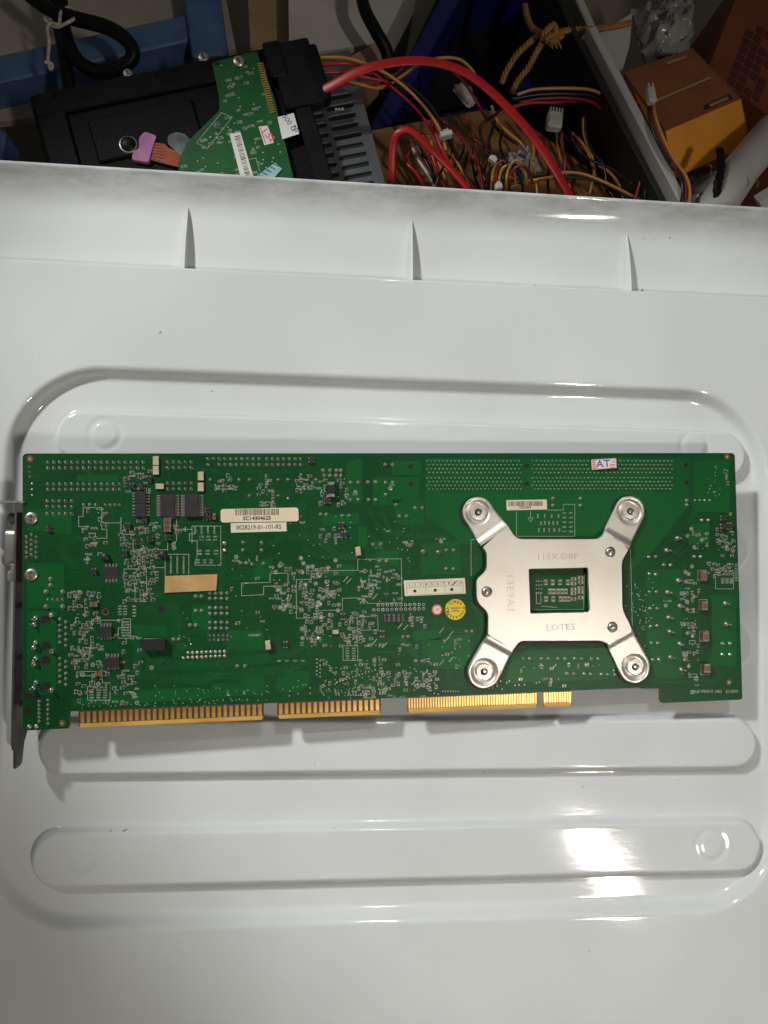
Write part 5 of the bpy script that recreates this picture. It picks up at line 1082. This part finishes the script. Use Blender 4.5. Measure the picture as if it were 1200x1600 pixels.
WIRES = [([(478, 92, -0.045), (505, 90, -0.042), (545, 92, -0.04), (590, 108, -0.042), (625, 130, -0.045), (655, 158, -0.05), (680, 190, -0.055), (692, 215, -0.058), (697, 235, -0.06)], 'w_yel', 'yellow wire leaving the top of the drive plug'),
         ([(482, 105, -0.045), (510, 101, -0.042), (550, 100, -0.043), (580, 112, -0.05), (612, 136, -0.055), (650, 170, -0.06), (676, 205, -0.062), (690, 235, -0.064), (706, 262, -0.066)], 'w_red', 'red wire just under the top yellow wire'),
         ([(486, 122, -0.045), (505, 114, -0.043), (535, 114, -0.044), (575, 122, -0.047), (605, 128, -0.05), (600, 135, -0.055), (560, 130, -0.055), (520, 132, -0.05), (495, 128, -0.05)], 'w_red', 'red wire curling back in front of the drive plug'),
         ([(540, 126, -0.05), (570, 134, -0.052), (590, 138, -0.054), (608, 132, -0.056), (630, 118, -0.056), (650, 104, -0.056), (680, 92, -0.055), (715, 92, -0.056), (738, 110, -0.06), (750, 135, -0.065)], 'w_yel', 'yellow wire arching behind the red data cable'),
         ([(590, 125, -0.054), (615, 118, -0.055), (640, 100, -0.056), (670, 97, -0.058), (705, 110, -0.06), (730, 135, -0.062), (745, 160, -0.064), (760, 185, -0.068)], 'w_mar', 'maroon wire beside the arching yellow wire'),
         ([(560, 112, -0.05), (600, 120, -0.053), (640, 135, -0.055), (670, 162, -0.058), (690, 192, -0.06), (702, 215, -0.062), (715, 250, -0.066)], 'w_blk', 'black wire following the yellow wire down to the zip tie'),
         ([(692, 190, -0.062), (712, 205, -0.062), (728, 225, -0.063), (738, 245, -0.065), (748, 262, -0.07), (756, 300, -0.075)], 'w_mar', 'maroon wire below the white zip tie'),
         ([(675, 190, -0.062), (683, 215, -0.062), (694, 240, -0.062), (706, 262, -0.064), (722, 300, -0.07)], 'w_red', 'red wire through the white zip tie'),
         ([(697, 212, -0.064), (712, 240, -0.066), (722, 262, -0.068), (735, 285, -0.07), (745, 310, -0.075)], 'w_blk', 'black wire left of the coil, below the zip tie'),
         ([(705, 240, -0.066), (718, 260, -0.068), (728, 275, -0.07), (740, 300, -0.075)], 'w_yel', 'short yellow wire among black ones below the zip tie'),
         ([(645, 232, -0.075), (655, 252, -0.073), (668, 272, -0.073), (682, 300, -0.078)], 'nylon', 'pale wire in the bundle left of the zip tie'),
         ([(640, 238, -0.077), (636, 255, -0.075), (650, 270, -0.074), (668, 300, -0.078)], 'w_red', 'red wire at the left of the pale wire'),
         ([(650, 226, -0.076), (664, 250, -0.074), (676, 272, -0.074), (690, 305, -0.078)], 'w_blk', 'black wire beside the pale wire'),
         ([(660, 208, -0.074), (672, 235, -0.072), (684, 268, -0.072), (700, 305, -0.078)], 'w_red', 'red wire right of the pale wire bundle'),
         ([(664, 210, -0.078), (672, 216, -0.076), (678, 240, -0.075), (694, 275, -0.075), (706, 305, -0.08)], 'w_yel', 'yellow wire right of the pale wire bundle'),
         ([(790, 166, -0.06), (775, 178, -0.06), (757, 190, -0.06), (750, 205, -0.062), (760, 232, -0.064), (778, 248, -0.066), (800, 258, -0.068), (815, 275, -0.07), (817, 310, -0.08)], 'w_blk', 'black wire turning down towards the coil'),
         ([(1100, 162, -0.08), (915, 158, -0.07), (870, 160, -0.062), (830, 161, -0.06), (800, 168, -0.06), (775, 180, -0.061), (755, 195, -0.063), (752, 212, -0.065), (765, 240, -0.067)], 'w_red', 'red wire running level below the yellow one'),
         ([(808, 148, -0.06), (835, 140, -0.058), (880, 138, -0.058), (920, 140, -0.06), (942, 150, -0.066), (955, 175, -0.075)], 'w_yel', 'yellow wire running level from the rope towards the bin'),
         ([(800, 155, -0.062), (840, 148, -0.060), (890, 147, -0.060), (930, 152, -0.064), (955, 180, -0.075), (965, 230, -0.085)], 'w_blk', 'black wire between level yellow and red wires'),
         ([(812, 160, -0.062), (848, 154, -0.061), (900, 154, -0.062), (932, 164, -0.068), (948, 188, -0.078), (952, 215, -0.085)], 'w_mar', 'maroon wire dropping beside the white bin wall'),
         ([(768, 165, -0.066), (778, 190, -0.066), (795, 208, -0.066), (812, 222, -0.067), (822, 235, -0.07)], 'w_yel', 'yellow wire ending at the small white plug'),
         ([(760, 172, -0.067), (772, 195, -0.067), (790, 213, -0.067), (810, 226, -0.068)], 'w_blk', 'black wire beside the yellow one ending at the white plug'),
         ([(783, 300, -0.07), (815, 285, -0.066), (855, 278, -0.065), (880, 270, -0.066), (910, 272, -0.068), (945, 285, -0.07), (985, 305, -0.075), (1010, 320, -0.08)], 'w_yel', 'long yellow wire running right along the lid edge'),
         ([(780, 290, -0.072), (820, 278, -0.07), (870, 276, -0.068), (920, 280, -0.07), (960, 295, -0.075), (1000, 322, -0.08)], 'w_blk', 'black wire under the long yellow wire'),
         ([(890, 210, -0.085), (905, 228, -0.085), (917, 238, -0.085), (925, 255, -0.086), (932, 280, -0.088)], 'w_mar', 'maroon wire hanging from the white connector'),
         ([(893, 207, -0.083), (908, 222, -0.083), (920, 242, -0.084), (930, 275, -0.086)], 'w_yel', 'yellow wire hanging from the white connector'),
         ([(935, 258, -0.085), (955, 272, -0.085), (970, 295, -0.086), (975, 320, -0.09)], 'w_yel', 'short yellow wire in the dark corner by the bin'),
         ([(978, 200, -0.075), (1000, 222, -0.07), (1008, 250, -0.068), (1000, 285, -0.07), (988, 325, -0.075)], 'w_mar', 'maroon wire curving against the bin wall'),
         ([(984, 210, -0.076), (1006, 235, -0.072), (1013, 265, -0.07), (1008, 300, -0.07), (1004, 330, -0.075)], 'w_blk', 'black wire curving against the bin wall'),
         ([(1018, 158, -0.050), (1020, 180, -0.048), (1032, 215, -0.046), (1050, 250, -0.046), (1068, 275, -0.048), (1072, 300, -0.05), (1066, 335, -0.055)], 'w_mar', 'maroon wire hanging over the bin wall'),
         ([(1021, 157, -0.049), (1024, 182, -0.047), (1037, 217, -0.045), (1054, 250, -0.045), (1072, 276, -0.047), (1078, 302, -0.05), (1074, 335, -0.055)], 'w_yel', 'yellow wire hanging over the bin wall'),
         ([(1015, 160, -0.050), (1014, 182, -0.049), (1026, 218, -0.047), (1046, 255, -0.047), (1064, 280, -0.049), (1066, 305, -0.05), (1058, 335, -0.056)], 'w_blk', 'black wire hanging over the bin wall')]
for P, mt, lab in WIRES: cable(P, R1, M[mt], lab)
for k in range(22):                                            # the rest of the tangle, alike thin wires
    mt, nm = [('w_blk', 'black'), ('w_mar', 'maroon'), ('w_yel', 'yellow'), ('w_blk', 'black')][k % 4]
    x, y = random.uniform(650, 930), random.uniform(165, 235); z = random.uniform(-0.098, -0.072); P = [(x, y, z)]; dx = random.uniform(-8, 26)
    for j in range(4): x += dx + random.uniform(-14, 14); y += random.uniform(18, 36); z = max(-0.100, z + random.uniform(-0.006, 0.006)); P.append((x, y, z)); dx *= random.uniform(0.5, 1.3)
    cable(P, 0.0009, M[mt], 'thin %s wire lost in the dark tangle behind the lid edge' % nm, 'wire', 'loose_wire', 1.0, 7, 'thin loose %s wires in the tangle' % nm)
# the coil of thin wires
for k, mt in enumerate(['w_blk', 'w_yel', 'w_mar', 'w_yel', 'w_blk', 'w_yel', 'w_mar']):
    cx_, cy_ = 778 + k * 7.2 - 3, 275; rr_ = 26 + (k % 3) * 4; P = []
    for t in np.linspace(-0.1, math.pi * 1.0, 9): P.append((cx_ + (6 + k * 1.2) * math.cos(t) * 1.3 - 4, cy_ - rr_ * math.sin(t) + 10, -0.068 + 0.008 * math.sin(t) + 0.0012 * k))
    P += [(P[-1][0] - 2, 320, -0.08)]
    cable(P, 0.0009, M[mt], ['outermost black loop at the left of the wire coil', 'second loop of the wire coil, yellow', 'third loop of the wire coil, maroon', 'middle yellow loop of the wire coil', 'black loop right of the coil middle', 'sixth loop of the wire coil, yellow', 'rightmost maroon loop of the wire coil'][k], 'wire', 'coiled_wire', 1.0, 7)
def nyl(name, px, py, z, size, rz_, label, cat, pins=0):
    p = W(px, py, z); r = empty(name, loc=p); r.rotation_euler = (0, 0, rz_); m = MB(); m.rbox((0, 0, 0), size, min(size) * 0.15); m.build('housing', M['nylon'], r); tag(r, label, cat)
    m = MB()
    for k in range(max(1, pins)):
        m.rbox(((k - (max(1, pins) - 1) / 2) * size[0] / max(1, pins), size[1] * 0.55, size[2] * 0.1), (size[0] / max(1, pins) * 0.45, size[1] * 0.3, size[2] * 0.8), 0.0002)
    m.build('prong' if pins else 'latch', M['nylon'], r)
nyl('wire_connector', 866, 190, -0.075, (0.0095, 0.011, 0.007), -0.1, 'white wire connector with prongs beside the level red wire', 'connector', 5)
nyl('wire_connector', 1017, 150, -0.047, (0.005, 0.010, 0.005), 0.15, 'narrow white connector resting on the bin wall', 'connector', 2)
nyl('wire_connector', 817, 238, -0.064, (0.006, 0.005, 0.005), -0.3, 'small white plug beside the red data cable', 'connector', 2)
nyl('zip_tie', 697, 211, -0.056, (0.0075, 0.0035, 0.005), 0.3, 'white zip tie holding the yellow and black wires', 'tie'); nyl('zip_tie', 779, 292, -0.062, (0.0045, 0.004, 0.004), 0.2, 'white zip tie at the foot of the wire coil', 'tie'); nyl('zip_tie', 770, 250, -0.058, (0.005, 0.003, 0.004), -0.6, 'white zip tie on top of the wire coil', 'tie')
crumple('grey_plastic_sheet', [(795, 238), (835, 240), (848, 268), (800, 272)], -0.085, 0.004, M['bagm'], 'small crumpled plastic film behind the red data cable', 'film', 12, 0.003)
crumple('clear_connector', [(708, 135), (722, 128), (745, 155), (735, 165)], -0.09, 0.004, M['nylon'], 'cream wire clip in the shadow behind the data cable', 'clip', 8, 0.002)
# gold rope: three twisted strands per run, and a knot
rp = empty('gold_rope', loc=W(860, 55, -0.07)); tag(rp, 'twisted gold rope tied in a knot in front of the blue tub', 'rope')
def rope(pts, R_=0.0018, turns=None):
    P = spline([W(x, y, z) for x, y, z in pts], 14); L = sum(np.linalg.norm(P[i + 1] - P[i]) for i in range(len(P) - 1)); Q = []
    acc = 0
    for s in range(3):
        acc = 0; Q = []
        for i, p in enumerate(P):
            t = P[min(i + 1, len(P) - 1)] - P[max(i - 1, 0)]; t = t / np.linalg.norm(t); a = np.cross(t, [0, 0, 1.0]); a /= np.linalg.norm(a); b = np.cross(a, t)
            if i: acc += np.linalg.norm(p - P[i - 1])
            g = acc / 0.0085 * 2 * math.pi + s * 2.094; Q.append(p + a * R_ * 0.55 * math.cos(g) + b * R_ * 0.55 * math.sin(g))
        m = MB(); m.tube(Q, R_ * 0.62, 8); addpart(m, 'strand', M['rope'], rp, True)
rope([(985, 36, -0.068), (955, 42, -0.066), (920, 46, -0.064), (890, 47, -0.062), (868, 52, -0.060), (850, 58, -0.060)])
rope([(850, 62, -0.060), (838, 82, -0.064), (826, 105, -0.07), (810, 125, -0.075), (800, 145, -0.08)]); rope([(846, 50, -0.062), (828, 66, -0.066), (808, 85, -0.07), (792, 110, -0.075), (784, 130, -0.08)]); rope([(820, 8, -0.075), (824, 28, -0.070), (832, 44, -0.066), (850, 55, -0.062)])
rope([(848, 62, -0.058), (852, 50, -0.054), (864, 40, -0.054), (868, 50, -0.054), (860, 66, -0.057), (856, 58, -0.054), (870, 56, -0.056), (878, 58, -0.058)], 0.0019)
for k in range(9):
    m = MB(); m.tube(spline([W(858 + k, 56, -0.055), W(864 + k * 1.5 - 4, 64, -0.053), W(858 + k * 2.4, 70 + (k % 3) * 3, -0.056)], 5), 0.0005, 5); addpart(m, 'frayed_end', M['rope'], rp)
